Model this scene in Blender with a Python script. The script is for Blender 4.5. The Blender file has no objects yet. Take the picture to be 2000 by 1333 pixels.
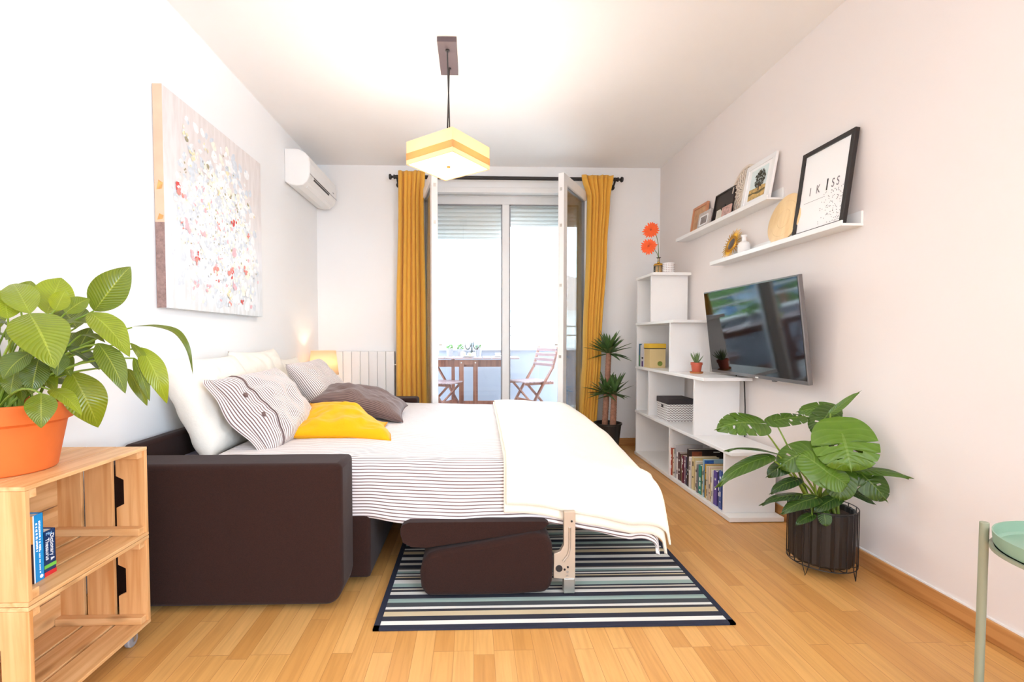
import bpy, math, random
from mathutils import Vector, Matrix, noise
D=bpy.data; scene=bpy.context.scene; COL=scene.collection
rad=math.radians; PI=math.pi
# ---------------------------------------------------------------- camera, world, exposure
cam=D.cameras.new('camera'); camo=D.objects.new('camera',cam); COL.objects.link(camo)
cam.lens=16.56; cam.sensor_width=36; cam.shift_x=0.02464; cam.shift_y=0.01201; cam.clip_start=0.02; cam.clip_end=300
camo.location=(0,0,1.06); camo.rotation_euler=(rad(90-1.9),0,rad(-1.6)); scene.camera=camo
vs=scene.view_settings; vs.view_transform='Standard'; vs.look='None'; vs.gamma=1; vs.use_curve_mapping=False; vs.exposure=0.65
W=D.worlds.new('sky'); scene.world=W; W.use_nodes=True
bg=W.node_tree.nodes['Background']; bg.inputs[0].default_value=(.78,.95,1.15,1); bg.inputs[1].default_value=7.6
scene.cycles.max_bounces=12; scene.cycles.diffuse_bounces=5; scene.cycles.glossy_bounces=4; scene.cycles.transmission_bounces=6
scene.cycles.transparent_max_bounces=16; scene.cycles.sample_clamp_indirect=6; scene.cycles.blur_glossy=0.5
def area(name,loc,rot,sx,sy,power,col,portal=False):
    l=D.lights.new(name,'AREA'); l.shape='RECTANGLE'; l.size=sx; l.size_y=sy; l.energy=power; l.color=col
    o=D.objects.new(name,l); COL.objects.link(o); o.location=loc; o.rotation_euler=rot
    if portal: l.cycles.is_portal=True
    return o
# balcony window portal, plus an added, unseen side window with its fill light
area('balcony_opening',(.31,4.90,1.32),(rad(-90),0,0),1.7,2.4,1,(1,1,1),True)
area('added_side_opening',(1.95,-1.45,1.45),(rad(90),0,rad(90)),2.3,1.7,1,(1,1,1),True)  # portal for the added side window
area('side_fill_light',(1.78,-1.45,1.45),(rad(90),0,rad(105)),2.1,1.6,66,(.78,.95,1.17))  # fill light added behind the viewer to brighten the walls

# ---------------------------------------------------------------- materials
def newmat(name):
    m=D.materials.new(name); m.use_nodes=True; nt=m.node_tree; return m,nt,nt.nodes['Principled BSDF']
def rgb(h):   # sRGB 0-255 to linear
    f=lambda c:(c/12.92 if c<=.04045 else ((c+.055)/1.055)**2.4)
    return tuple(f(c/255) for c in h)+(1,)
def N(nt,t,**k):
    n=nt.nodes.new(t)
    for a,b in k.items():
        if a in n.inputs: n.inputs[a].default_value=b
        else: setattr(n,a,b)
    return n
def ramp(nt,stops,interp='LINEAR'):
    r=nt.nodes.new('ShaderNodeValToRGB'); e=r.color_ramp.elements; r.color_ramp.interpolation=interp
    e[0].position=stops[0][0]; e[0].color=stops[0][1]; e[1].position=stops[-1][0]; e[1].color=stops[-1][1]
    for p,c in stops[1:-1]:
        x=e.new(p); x.color=c
    return r
def math_(nt,op,a,b=None,c=None):
    n=nt.nodes.new('ShaderNodeMath'); n.operation=op
    for i,v in enumerate((a,b,c)):
        if v is None: continue
        if isinstance(v,(int,float)): n.inputs[i].default_value=v
        else: nt.links.new(v,n.inputs[i])
    return n.outputs[0]
def coords(nt,kind='Object',scale=(1,1,1),rot=(0,0,0)):
    t=nt.nodes.new('ShaderNodeTexCoord'); mp=nt.nodes.new('ShaderNodeMapping')
    mp.inputs['Scale'].default_value=scale; mp.inputs['Rotation'].default_value=rot
    nt.links.new(t.outputs[kind],mp.inputs[0]); return mp.outputs[0]
MATS={}
def plain(name,c,rough=.5,metal=0,spec=.5,var=.04,nscale=8,bump=0,bscale=200,emit=0,sheen=0,trans=0,coat=0):
    if name in MATS: return MATS[name]
    m,nt,p=newmat(name); L=nt.links
    c=rgb(c); v=coords(nt)
    n=N(nt,'ShaderNodeTexNoise',Scale=nscale,Detail=3.0); L.new(v,n.inputs['Vector'])
    r=ramp(nt,[(.3,tuple(x*(1-var) for x in c[:3])+(1,)),(.7,tuple(min(1,x*(1+var)) for x in c[:3])+(1,))])
    L.new(n.outputs['Fac'],r.inputs[0]); L.new(r.outputs[0],p.inputs['Base Color'])
    p.inputs['Roughness'].default_value=rough; p.inputs['Metallic'].default_value=metal; p.inputs['Specular IOR Level'].default_value=spec
    if coat: p.inputs['Coat Weight'].default_value=coat
    if sheen: p.inputs['Sheen Weight'].default_value=sheen
    if emit: p.inputs['Emission Color'].default_value=c; p.inputs['Emission Strength'].default_value=emit
    if bump:
        n2=N(nt,'ShaderNodeTexNoise',Scale=bscale,Detail=2.0); L.new(v,n2.inputs['Vector'])
        b=N(nt,'ShaderNodeBump',Strength=bump,Distance=.002); L.new(n2.outputs['Fac'],b.inputs['Height']); L.new(b.outputs[0],p.inputs['Normal'])
    MATS[name]=m; return m
def wood(name,c1,c2,axis='Y',rough=.45,scale=1.0,knots=True):
    m,nt,p=newmat(name); L=nt.links
    s={'X':(2.5,40,40),'Y':(40,2.5,40),'Z':(40,40,2.5)}[axis]; s=tuple(q*scale for q in s)
    v=coords(nt,scale=s)
    oi=nt.nodes.new('ShaderNodeObjectInfo'); off=nt.nodes.new('ShaderNodeVectorMath'); off.operation='ADD'
    sc=nt.nodes.new('ShaderNodeVectorMath'); sc.operation='SCALE'; sc.inputs[0].default_value=(1,1,1); L.new(math_(nt,'MULTIPLY',oi.outputs['Random'],30.0),sc.inputs['Scale'])
    L.new(v,off.inputs[0]); L.new(sc.outputs[0],off.inputs[1])
    n=N(nt,'ShaderNodeTexNoise',Scale=1.0,Detail=4.0,Distortion=.6); L.new(off.outputs[0],n.inputs['Vector'])
    r=ramp(nt,[(.32,rgb(c2)),(.62,rgb(c1))]); L.new(n.outputs['Fac'],r.inputs[0]); out=r.outputs[0]
    if knots:
        kv=coords(nt,scale={'X':(5,14,14),'Y':(14,5,14),'Z':(14,14,5)}[axis]); vo=N(nt,'ShaderNodeTexVoronoi',Scale=1.0); L.new(kv,vo.inputs['Vector'])
        kr=ramp(nt,[(.08,(1,1,1,1)),(.24,(0,0,0,1))]); L.new(vo.outputs['Distance'],kr.inputs[0])
        mx=nt.nodes.new('ShaderNodeMixRGB'); mx.inputs[2].default_value=tuple(x*.6 for x in rgb(c2)[:3])+(1,); L.new(math_(nt,'MULTIPLY',kr.outputs[0],.7),mx.inputs[0]); L.new(out,mx.inputs[1]); out=mx.outputs[0]
    L.new(out,p.inputs['Base Color']); p.inputs['Roughness'].default_value=rough
    MATS[name]=m; return m
def uvstripe(name,base,stripe,period,duty,axis=1,rough=.9,weave=.4):
    m,nt,p=newmat(name); L=nt.links
    t=nt.nodes.new('ShaderNodeTexCoord'); s=nt.nodes.new('ShaderNodeSeparateXYZ'); L.new(t.outputs['UV'],s.inputs[0])
    f=math_(nt,'FRACT',math_(nt,'DIVIDE',s.outputs[axis],period))
    d=math_(nt,'ABSOLUTE',math_(nt,'SUBTRACT',f,.5))
    r=ramp(nt,[(max(0,duty/2-.06),rgb(stripe)),(duty/2+.06,rgb(base))]); L.new(d,r.inputs[0])
    L.new(r.outputs[0],p.inputs['Base Color']); p.inputs['Roughness'].default_value=rough; p.inputs['Sheen Weight'].default_value=.2
    n=N(nt,'ShaderNodeTexNoise',Scale=25.0,Detail=3.0); L.new(t.outputs['UV'],n.inputs['Vector'])
    b=N(nt,'ShaderNodeBump',Strength=weave,Distance=.01); L.new(n.outputs['Fac'],b.inputs['Height']); L.new(b.outputs[0],p.inputs['Normal'])
    return m
def fabric(name,c,c2=None,rough=.95,wr=.35,fine=900,sheen=.15):
    m,nt,p=newmat(name); L=nt.links; v=coords(nt); c2=c2 or tuple(int(x*.86) for x in c)
    n=N(nt,'ShaderNodeTexNoise',Scale=fine,Detail=2.0); L.new(v,n.inputs['Vector'])
    r=ramp(nt,[(.35,rgb(c2)),(.65,rgb(c))]); L.new(n.outputs['Fac'],r.inputs[0]); L.new(r.outputs[0],p.inputs['Base Color'])
    p.inputs['Roughness'].default_value=rough; p.inputs['Sheen Weight'].default_value=sheen; p.inputs['Specular IOR Level'].default_value=.25
    n2=N(nt,'ShaderNodeTexNoise',Scale=9.0,Detail=4.0); L.new(v,n2.inputs['Vector'])
    b=N(nt,'ShaderNodeBump',Strength=wr,Distance=.02); L.new(n2.outputs['Fac'],b.inputs['Height']); L.new(b.outputs[0],p.inputs['Normal'])
    return m
def glass(name,tint=(1,1,1,1),refl=1.0):
    m=D.materials.new(name); m.use_nodes=True; nt=m.node_tree; nt.nodes.clear(); L=nt.links
    o=nt.nodes.new('ShaderNodeOutputMaterial'); mx=nt.nodes.new('ShaderNodeMixShader'); t=nt.nodes.new('ShaderNodeBsdfTransparent'); g=nt.nodes.new('ShaderNodeBsdfGlossy')
    f=N(nt,'ShaderNodeFresnel',IOR=1.45); t.inputs[0].default_value=tint; g.inputs['Roughness'].default_value=.02
    L.new(math_(nt,'MULTIPLY',f.outputs[0],refl),mx.inputs[0]); L.new(t.outputs[0],mx.inputs[1]); L.new(g.outputs[0],mx.inputs[2]); L.new(mx.outputs[0],o.inputs[0]); return m
def leafmat(name,dark,light,vein,nv=16,transl=.35,rough=.32,sweep=.45):
    """leaf blade: UV x = along midrib, y = 0..1 across; colour attribute 'tone' picks dark to light"""
    m,nt,p=newmat(name); L=nt.links
    a=nt.nodes.new('ShaderNodeAttribute'); a.attribute_name='tone'
    mx=nt.nodes.new('ShaderNodeMixRGB'); mx.inputs[1].default_value=rgb(dark); mx.inputs[2].default_value=rgb(light); L.new(a.outputs['Fac'],mx.inputs[0])
    t=nt.nodes.new('ShaderNodeTexCoord'); s=nt.nodes.new('ShaderNodeSeparateXYZ'); L.new(t.outputs['UV'],s.inputs[0])
    ay=math_(nt,'ABSOLUTE',math_(nt,'SUBTRACT',s.outputs[1],.5))
    ph=math_(nt,'FRACT',math_(nt,'MULTIPLY',math_(nt,'SUBTRACT',s.outputs[0],math_(nt,'MULTIPLY',ay,sweep)),float(nv)))
    vd=math_(nt,'ABSOLUTE',math_(nt,'SUBTRACT',ph,.5)); side=math_(nt,'MULTIPLY',math_(nt,'LESS_THAN',vd,.10),.13)
    mid=math_(nt,'LESS_THAN',ay,.022); vf=math_(nt,'MAXIMUM',side,math_(nt,'MULTIPLY',mid,.4))
    m2=nt.nodes.new('ShaderNodeMixRGB'); m2.inputs[2].default_value=rgb(vein); L.new(vf,m2.inputs[0]); L.new(mx.outputs[0],m2.inputs[1])
    n=N(nt,'ShaderNodeTexNoise',Scale=30.0,Detail=3.0); L.new(coords(nt),n.inputs['Vector'])
    m3=nt.nodes.new('ShaderNodeMixRGB'); m3.blend_type='MULTIPLY'; m3.inputs[0].default_value=.35; L.new(m2.outputs[0],m3.inputs[1]); L.new(ramp(nt,[(.3,(.6,.6,.6,1)),(.7,(1,1,1,1))]).outputs[0],m3.inputs[2])
    rr=nt.nodes[-1]; L.new(n.outputs['Fac'],rr.inputs[0])
    L.new(m3.outputs[0],p.inputs['Base Color']); p.inputs['Roughness'].default_value=rough; p.inputs['Specular IOR Level'].default_value=.55
    hb=math_(nt,'MULTIPLY',math_(nt,'COSINE',math_(nt,'MULTIPLY',ph,2*PI)),1.0)
    b=N(nt,'ShaderNodeBump',Strength=.35,Distance=.0015); L.new(hb,b.inputs['Height']); L.new(b.outputs[0],p.inputs['Normal'])
    tr=nt.nodes.new('ShaderNodeBsdfTranslucent'); L.new(m3.outputs[0],tr.inputs[0]); ms=nt.nodes.new('ShaderNodeMixShader'); ms.inputs[0].default_value=transl
    out=nt.nodes['Material Output']; L.new(p.outputs[0],ms.inputs[1]); L.new(tr.outputs[0],ms.inputs[2]); L.new(ms.outputs[0],out.inputs[0])
    return m
M={}
M['wall']=plain('white wall paint',(249,248,247),.85,var=.006,nscale=2,bump=.05,bscale=120)
M['wall_grey']=plain('pale greige wall paint',(238,229,224),.8,var=.008,nscale=2,bump=.05,bscale=120)
M['ceiling']=plain('white ceiling paint',(249,246,244),.9,var=.004)
M['white']=plain('white lacquer',(244,242,240),.35,var=.01)
M['whitep']=plain('white plastic',(245,243,240),.3,var=.01)
M['shutter']=plain('white shutter slats',(238,238,236),.5,var=.01)
M['black']=plain('matt black metal',(34,28,28),.45,var=.1)
M['bpaint']=plain('black painted frame',(38,31,30),.35,var=.08)
M['blackpot']=plain('black plant pot',(34,29,27),.42,var=.1)
M['steel']=plain('brushed steel',(196,192,186),.3,metal=.85,var=.05)
M['grey']=plain('grey plastic',(150,148,150),.4)
M['sofa']=fabric('dark brown woven upholstery',(54,30,23),(37,20,15),wr=.1,fine=700,sheen=.07)
M['sofain']=plain('slate sofa lining',(120,116,128),.9)
M['linen']=fabric('cream linen',(244,238,226),(236,228,214),wr=.5)
M['blanket']=fabric('cream cotton blanket',(246,238,222),(238,228,208),wr=.3)
M['brownc']=uvstripe('brown ribbed cushion cloth',(122,100,94),(82,62,58),.011,.4,axis=1)
M['mustard']=fabric('mustard cushion cloth',(244,178,14),(236,164,6),wr=.35)
M['curtain']=fabric('mustard curtain cloth',(242,186,86),(228,168,62),wr=.1)
M['stripe']=uvstripe('white and brown ticking',(244,238,236),(118,94,90),.0135,.34)
M['stripe2']=uvstripe('fine brown ticking',(242,234,230),(122,96,92),.0125,.42,axis=0)
M['terra']=plain('terracotta',(212,102,34),.75,var=.09,nscale=7,bump=.25,bscale=60)
M['soil']=plain('dark soil',(64,44,32),.95,var=.4,nscale=60,bump=1,bscale=150)
M['pineY']=wood('pine boards along',(228,182,128),(204,148,90),'Y')
M['pineZ']=wood('pine boards upright',(226,174,118),(204,142,82),'Z')
M['pineX']=wood('pine battens',(230,182,128),(208,150,92),'X')
M['board']=wood('oak skirting',(206,148,88),(178,118,62),'Y',knots=False)
M['boardX']=wood('oak skirting short',(206,148,88),(178,118,62),'X',knots=False)
M['acacia']=wood('brown stained acacia',(150,96,74),(112,66,50),'Z',knots=False,scale=.7)
M['shadewood']=wood('pale veneer',(250,214,160),(240,198,138),'X',knots=False,scale=.8)
M['sage']=plain('sage green powder coat',(142,172,148),.42,var=.03)
M['sageleg']=plain('dull olive powder coat',(150,152,128),.42,var=.03)
M['gold']=plain('brushed gold',(214,164,64),.3,metal=.9,var=.1)
M['bracket']=plain('cream steel bracket',(196,178,158),.4,metal=.35,var=.05)
M['mustardseam']=plain('mustard seam',(226,150,10),.9)
M['darktick']=plain('dark brown tape',(110,88,84),.9)
M['bezel']=plain('dark silver bezel',(120,116,116),.35,metal=.6)
M['screen']=plain('black screen glass',(6,6,8),.06,var=0,spec=.7)
M['glass']=glass('clear window glass',(.97,.985,.98,1),.9)
M['vglass']=glass('pale amber vase glass',(.96,.9,.8,1),1.5)
def floor_material():
    m,nt,p=newmat('honey oak strip parquet'); L=nt.links
    v=coords(nt,rot=(0,0,PI/2))
    b=N(nt,'ShaderNodeTexBrick'); b.inputs['Scale'].default_value=1.0; b.inputs['Mortar Size'].default_value=.0009; b.inputs['Brick Width'].default_value=.52; b.inputs['Row Height'].default_value=.068
    b.inputs['Mortar Smooth'].default_value=.3; b.inputs['Bias'].default_value=0; b.offset=.37; b.offset_frequency=3; b.squash=1.25; b.squash_frequency=4
    b.inputs['Color1'].default_value=(0,0,0,1); b.inputs['Color2'].default_value=(1,1,1,1); b.inputs['Mortar'].default_value=(.0,.0,.0,1)
    L.new(v,b.inputs['Vector'])
    r=ramp(nt,[(0,rgb((204,146,78))),(.35,rgb((213,156,88))),(.7,rgb((219,164,94))),(1,rgb((225,172,104)))]); L.new(b.outputs['Color'],r.inputs[0])
    g=N(nt,'ShaderNodeTexNoise',Scale=1.0,Detail=5.0,Distortion=.8); gv=coords(nt,scale=(60,3.2,1)); 
    ad=nt.nodes.new('ShaderNodeVectorMath'); ad.operation='ADD'; L.new(gv,ad.inputs[0]); sc=nt.nodes.new('ShaderNodeVectorMath'); sc.operation='SCALE'; sc.inputs['Scale'].default_value=40; L.new(b.outputs['Color'],sc.inputs[0]); L.new(sc.outputs[0],ad.inputs[1]); L.new(ad.outputs[0],g.inputs['Vector'])
    gr=ramp(nt,[(.3,(.80,.76,.70,1)),(.6,(1,1,1,1))]); L.new(g.outputs['Fac'],gr.inputs[0])
    mx=nt.nodes.new('ShaderNodeMixRGB'); mx.blend_type='MULTIPLY'; mx.inputs[0].default_value=.75; L.new(r.outputs[0],mx.inputs[1]); L.new(gr.outputs[0],mx.inputs[2])
    m2=nt.nodes.new('ShaderNodeMixRGB'); m2.inputs[2].default_value=rgb((168,112,62)); L.new(math_(nt,'MULTIPLY',b.outputs['Fac'],.8),m2.inputs[0]); L.new(mx.outputs[0],m2.inputs[1])
    L.new(m2.outputs[0],p.inputs['Base Color']); p.inputs['Roughness'].default_value=.34; p.inputs['Specular IOR Level'].default_value=.45
    return m
M['floor']=floor_material()

# ---------------------------------------------------------------- mesh helpers
class MB:
    def __init__(s): s.v=[]; s.f=[]; s.uv={}; s.mi=[]; s.tone={}
    def add(s,vs,fs,mi=0,uvs=None,tone=None):
        o=len(s.v); s.v+= [tuple(q) for q in vs]
        for f in fs: s.f.append(tuple(i+o for i in f)); s.mi.append(mi)
        if uvs:
            for i,u in enumerate(uvs): s.uv[o+i]=u
        if tone is not None:
            for i in range(len(vs)): s.tone[o+i]=tone
        return s
    def box(s,a,b,mi=0):
        x0,x1=sorted((a[0],b[0])); y0,y1=sorted((a[1],b[1])); z0,z1=sorted((a[2],b[2]))
        s.add([(x0,y0,z0),(x1,y0,z0),(x1,y1,z0),(x0,y1,z0),(x0,y0,z1),(x1,y0,z1),(x1,y1,z1),(x0,y1,z1)],
              [(0,3,2,1),(4,5,6,7),(0,1,5,4),(1,2,6,5),(2,3,7,6),(3,0,4,7)],mi); return s
    def obox(s,c,hx,hy,hz,R,mi=0):
        vs=[Vector(c)+R@Vector((sx*hx,sy*hy,sz*hz)) for sz in(-1,1) for sx,sy in((-1,-1),(1,-1),(1,1),(-1,1))]
        s.add(vs,[(0,3,2,1),(4,5,6,7),(0,1,5,4),(1,2,6,5),(2,3,7,6),(3,0,4,7)],mi); return s
    def bar(s,p,q,w,h,up=(0,0,1),mi=0):
        p=Vector(p);q=Vector(q);d=(q-p);l=d.length;d.normalize();x=d.cross(Vector(up))
        if x.length<1e-4: x=d.cross(Vector((1,0,0)))
        x.normalize();y=x.cross(d); R=Matrix((x,d,y)).transposed()
        return s.obox((p+q)/2,w/2,l/2,h/2,R,mi)
    def tube(s,pts,r,n=10,mi=0,cap=True,tone=None):
        pts=[Vector(p) for p in pts]; rs=r if isinstance(r,(list,tuple)) else [r]*len(pts); o=[]; ref=None
        for i,p in enumerate(pts):
            d=(pts[min(i+1,len(pts)-1)]-pts[max(i-1,0)]).normalized()
            if ref is None: ref=d.orthogonal().normalized()
            ref=(ref-d*ref.dot(d)).normalized(); b=d.cross(ref)
            for k in range(n):
                a=2*PI*k/n; o.append(p+(ref*math.cos(a)+b*math.sin(a))*rs[i])
        f=[]
        for i in range(len(pts)-1):
            for k in range(n):
                k2=(k+1)%n; f.append((i*n+k,i*n+k2,(i+1)*n+k2,(i+1)*n+k))
        if cap: f.append(tuple(range(n))[::-1]); f.append(tuple((len(pts)-1)*n+k for k in range(n)))
        s.add(o,f,mi,tone=tone); return s
    def lathe(s,prof,c=(0,0,0),n=36,mi=0,R=None):
        c=Vector(c); o=[]; R=R or Matrix.Identity(3)
        for r,z in prof:
            for k in range(n):
                a=2*PI*k/n; o.append(c+R@Vector((r*math.cos(a),r*math.sin(a),z)))
        f=[]
        for i in range(len(prof)-1):
            for k in range(n):
                k2=(k+1)%n; f.append((i*n+k,i*n+k2,(i+1)*n+k2,(i+1)*n+k))
        if prof[0][0]>1e-4: f.append(tuple(range(n))[::-1])
        if prof[-1][0]>1e-4: f.append(tuple((len(prof)-1)*n+k for k in range(n)))
        s.add(o,f,mi); return s
    def prism(s,poly,axis,a,b,mi=0):
        n=len(poly)
        def P(u,v,w): return {'x':(w,u,v),'y':(u,w,v),'z':(u,v,w)}[axis]
        vs=[P(u,v,a) for u,v in poly]+[P(u,v,b) for u,v in poly]
        fs=[tuple(range(n))[::-1],tuple(range(n,2*n))]+[(i,(i+1)%n,(i+1)%n+n,i+n) for i in range(n)]
        s.add(vs,fs,mi); return s
    def grid(s,fn,nu,nv,mi=0,uvfn=None,tone=None,skip=None):
        vs=[];uv=[]
        for i in range(nu+1):
            for j in range(nv+1):
                vs.append(fn(i/nu,j/nv)); uv.append(uvfn(i/nu,j/nv) if uvfn else (i/nu,j/nv))
        fs=[(i*(nv+1)+j,(i+1)*(nv+1)+j,(i+1)*(nv+1)+j+1,i*(nv+1)+j+1) for i in range(nu) for j in range(nv) if not(skip and skip(i,j))]
        s.add(vs,fs,mi,uv,tone); return s
    def xf(s,Mx): s.v=[tuple(Mx@Vector(v)) for v in s.v]; return s
    def build(s,name,mat,parent=None,smooth=False,bevel=0,seg=2,solid=0,sub=0,off=None,merge=False,angle=40,soff=-1):
        base=Vector((0,0,0))
        if parent is not None:
            q=parent
            while q is not None: base+=Vector(q.location); q=q.parent
        if off is not None: base=base+Vector(off)
        me=D.meshes.new(name); me.from_pydata([tuple(Vector(v)-base) if parent is None or parent.get('_w',1) else v for v in s.v],[],s.f)
        mats=mat if isinstance(mat,(list,tuple)) else [mat]
        for m in mats: me.materials.append(m)
        for p,i in zip(me.polygons,s.mi): p.material_index=i; p.use_smooth=smooth
        if s.uv:
            ul=me.uv_layers.new(name='UVMap')
            for l in me.loops: ul.data[l.index].uv=s.uv.get(l.vertex_index,(0,0))
        if s.tone:
            at=me.attributes.new('tone','FLOAT','POINT')
            for i in range(len(s.v)): at.data[i].value=s.tone.get(i,.5)
        import bmesh
        bm=bmesh.new(); bm.from_mesh(me)
        if merge: bmesh.ops.remove_doubles(bm,verts=bm.verts,dist=1e-5)
        bmesh.ops.recalc_face_normals(bm,faces=bm.faces) if not s.tone else None
        bm.to_mesh(me); bm.free()
        if smooth:
            try: me.set_sharp_from_angle(angle=rad(angle))
            except Exception: pass
        o=D.objects.new(name,me); COL.objects.link(o)
        if parent is not None: o.parent=parent
        if off is not None: o.location=off
        if solid: md=o.modifiers.new('solid','SOLIDIFY'); md.thickness=solid; md.offset=soff
        if bevel: md=o.modifiers.new('bevel','BEVEL'); md.width=bevel; md.segments=seg; md.limit_method='ANGLE'; md.angle_limit=rad(35); md.harden_normals=False
        if sub: md=o.modifiers.new('sub','SUBSURF'); md.levels=sub; md.render_levels=sub
        return o
def tag(o,label,cat,group=None):
    o['label']=label; o['category']=cat
    if group: o['group']=group
    return o
def thing(name,label,cat,loc,rz=0,group=None):
    """an Empty at the thing's base; its parts are given in world metres and stored relative to it"""
    o=D.objects.new(name,None); COL.objects.link(o); o.empty_display_size=.05; o.location=loc; tag(o,label,cat,group); return o
def turned(o,rz): o.rotation_euler=(0,0,rz); return o
def structure(o): o['kind']='structure'; return o
def single(mb,name,mat,label,cat,loc,group=None,**k):
    """a thing that is one mesh, its origin at its base"""
    o=mb.build(name,mat,None,off=loc,**k); return tag(o,label,cat,group)
def copy_tree(o,parent=None):
    c=o.copy(); COL.objects.link(c)
    if parent: c.parent=parent; c.matrix_parent_inverse=Matrix.Identity(4)
    for ch in [x for x in D.objects if x.parent==o]: copy_tree(ch,c)
    return c
def text(name,body,size,mat,parent,pos,R,extrude=.0004,align='CENTER',sx=1):
    """lettering as thin mesh; R is 3x3, columns: reading direction, up of the letters, out of the surface"""
    cu=D.curves.new(name,'FONT'); cu.body=body; cu.size=size; cu.extrude=extrude; cu.align_x=align; cu.align_y='CENTER'
    o=D.objects.new(name,cu); COL.objects.link(o); dg=bpy.context.evaluated_depsgraph_get(); me=D.meshes.new_from_object(o.evaluated_get(dg)); D.objects.remove(o)
    me.materials.clear(); me.materials.append(mat); base=Vector((0,0,0)); q=parent
    while q is not None: base+=Vector(q.location); q=q.parent
    for v in me.vertices: v.co=Vector(pos)+R@Vector((v.co.x*sx,v.co.y,v.co.z))-base
    t=D.objects.new(name,me); COL.objects.link(t); t.parent=parent; return t
def mat3(a,b,c): return Matrix((Vector(a),Vector(b),Vector(c))).transposed()
RX=1.81; LX=-1.49; BY=4.566; CH=2.70

# ================================================================ THE ROOM
RY=-3.4
b=MB().box((LX-.1,RY-.1,-.1),(RX+.1,BY+.02,0)); structure(b.build('floor',M['floor']))
b=MB().box((LX-.1,RY-.1,CH),(RX+.1,BY+.3,CH+.1)); structure(b.build('ceiling',M['ceiling']))
structure(MB().box((LX-.1,RY-.1,0),(LX,BY+.3,CH)).build('wall_left',M['wall']))
b=MB(); b.box((RX,RY-.1,0),(RX+.1,-2.6,CH)); b.box((RX,-.3,0),(RX+.1,BY+.3,CH)); b.box((RX,-2.6,0),(RX+.1,-.3,.65)); b.box((RX,-2.6,2.25),(RX+.1,-.3,CH))  # gap left behind the viewer for the added window
structure(b.build('wall_right',M['wall_grey']))
b=MB()
for a,c in (((-2.6,.65),(-2.54,2.25)),((-.36,.65),(-.3,2.25)),((-1.48,.65),(-1.42,2.25)),((-2.6,.65),(-.3,.71)),((-2.6,2.19),(-.3,2.25))): b.box((RX+.03,a[0],a[1]),(RX+.08,c[0],c[1]))
structure(b.build('added_window',M['white'],bevel=.004))  # unseen window, added so that fill light enters from the side
OX0,OX1,OZ0,OZ1=-.53,1.15,.12,2.50
b=MB(); b.box((LX,BY,0),(OX0,BY+.3,CH)); b.box((OX1,BY,0),(RX,BY+.3,CH)); b.box((OX0,BY,OZ1),(OX1,BY+.3,CH)); b.box((OX0,BY,0),(OX1,BY+.3,OZ0))
structure(b.build('wall_back',M['wall']))
structure(MB().box((LX,RY-.1,0),(RX,RY,CH)).build('wall_rear',M['wall']))
structure(MB().box((RX-.016,RY,0),(RX,BY,.075)).build('baseboard_right',M['board'],bevel=.003))
structure(MB().box((OX1+.08,BY-.016,0),(RX-.016,BY,.075)).build('baseboard_back',M['boardX'],bevel=.003))
structure(MB().box((LX,RY,0),(LX+.014,BY,.075)).build('baseboard_left',M['board'],bevel=.003))
structure(MB().box((RX-.007,RY,.075),(RX,BY,.081)).build('trim_1',M['white']))
# door surround set in the thick outer wall
b=MB(); b.box((OX0,BY-.012,OZ0),(OX0+.06,BY+.06,OZ1)); b.box((OX1-.06,BY-.012,OZ0),(OX1,BY+.06,OZ1)); b.box((OX0,BY-.012,OZ1-.05),(OX1,BY+.06,OZ1))
structure(b.build('trim_2',M['white'],bevel=.004))
structure(MB().box((OX0,BY-.03,OZ0-.02),(OX1,BY+.36,OZ0+.005)).build('trim_3',M['white'],bevel=.004))
# outer fixed glazing, Y 4.73..4.79: frame, middle post, two panes
WY=4.73; PZ=2.385
w=MB(); 
w.box((OX0,WY,PZ),(OX1,WY+.06,OZ1)); w.box((OX0,WY,OZ0),(OX0+.10,WY+.06,PZ)); w.box((OX1-.10,WY,OZ0),(OX1,WY+.06,PZ)); w.box((OX0,WY,OZ0),(OX1,WY+.06,OZ0+.12))
w.box((.287,WY-.012,OZ0),(.357,WY+.06,PZ))
w.box((OX0,WY-.02,PZ+.075),(OX1,WY,PZ+.085))
win=structure(w.build('window_1',M['white'],bevel=.005))
g=MB()
for x0,x1 in ((OX0+.10,.287),(.357,OX1-.10)):
    for a,c in (((x0,OZ0+.12),(x0+.012,PZ)),((x1-.012,OZ0+.12),(x1,PZ)),((x0,PZ-.012),(x1,PZ))): g.box((a[0],WY-.004,a[1]),(c[0],WY+.01,c[1]))
g.build('gasket',M['grey'],win)
for x0,x1 in ((OX0+.10,.287),(.357,OX1-.10)):
    MB().box((x0,WY+.028,OZ0+.12),(x1,WY+.032,PZ)).build('window_pane',M['glass'],win)
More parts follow.
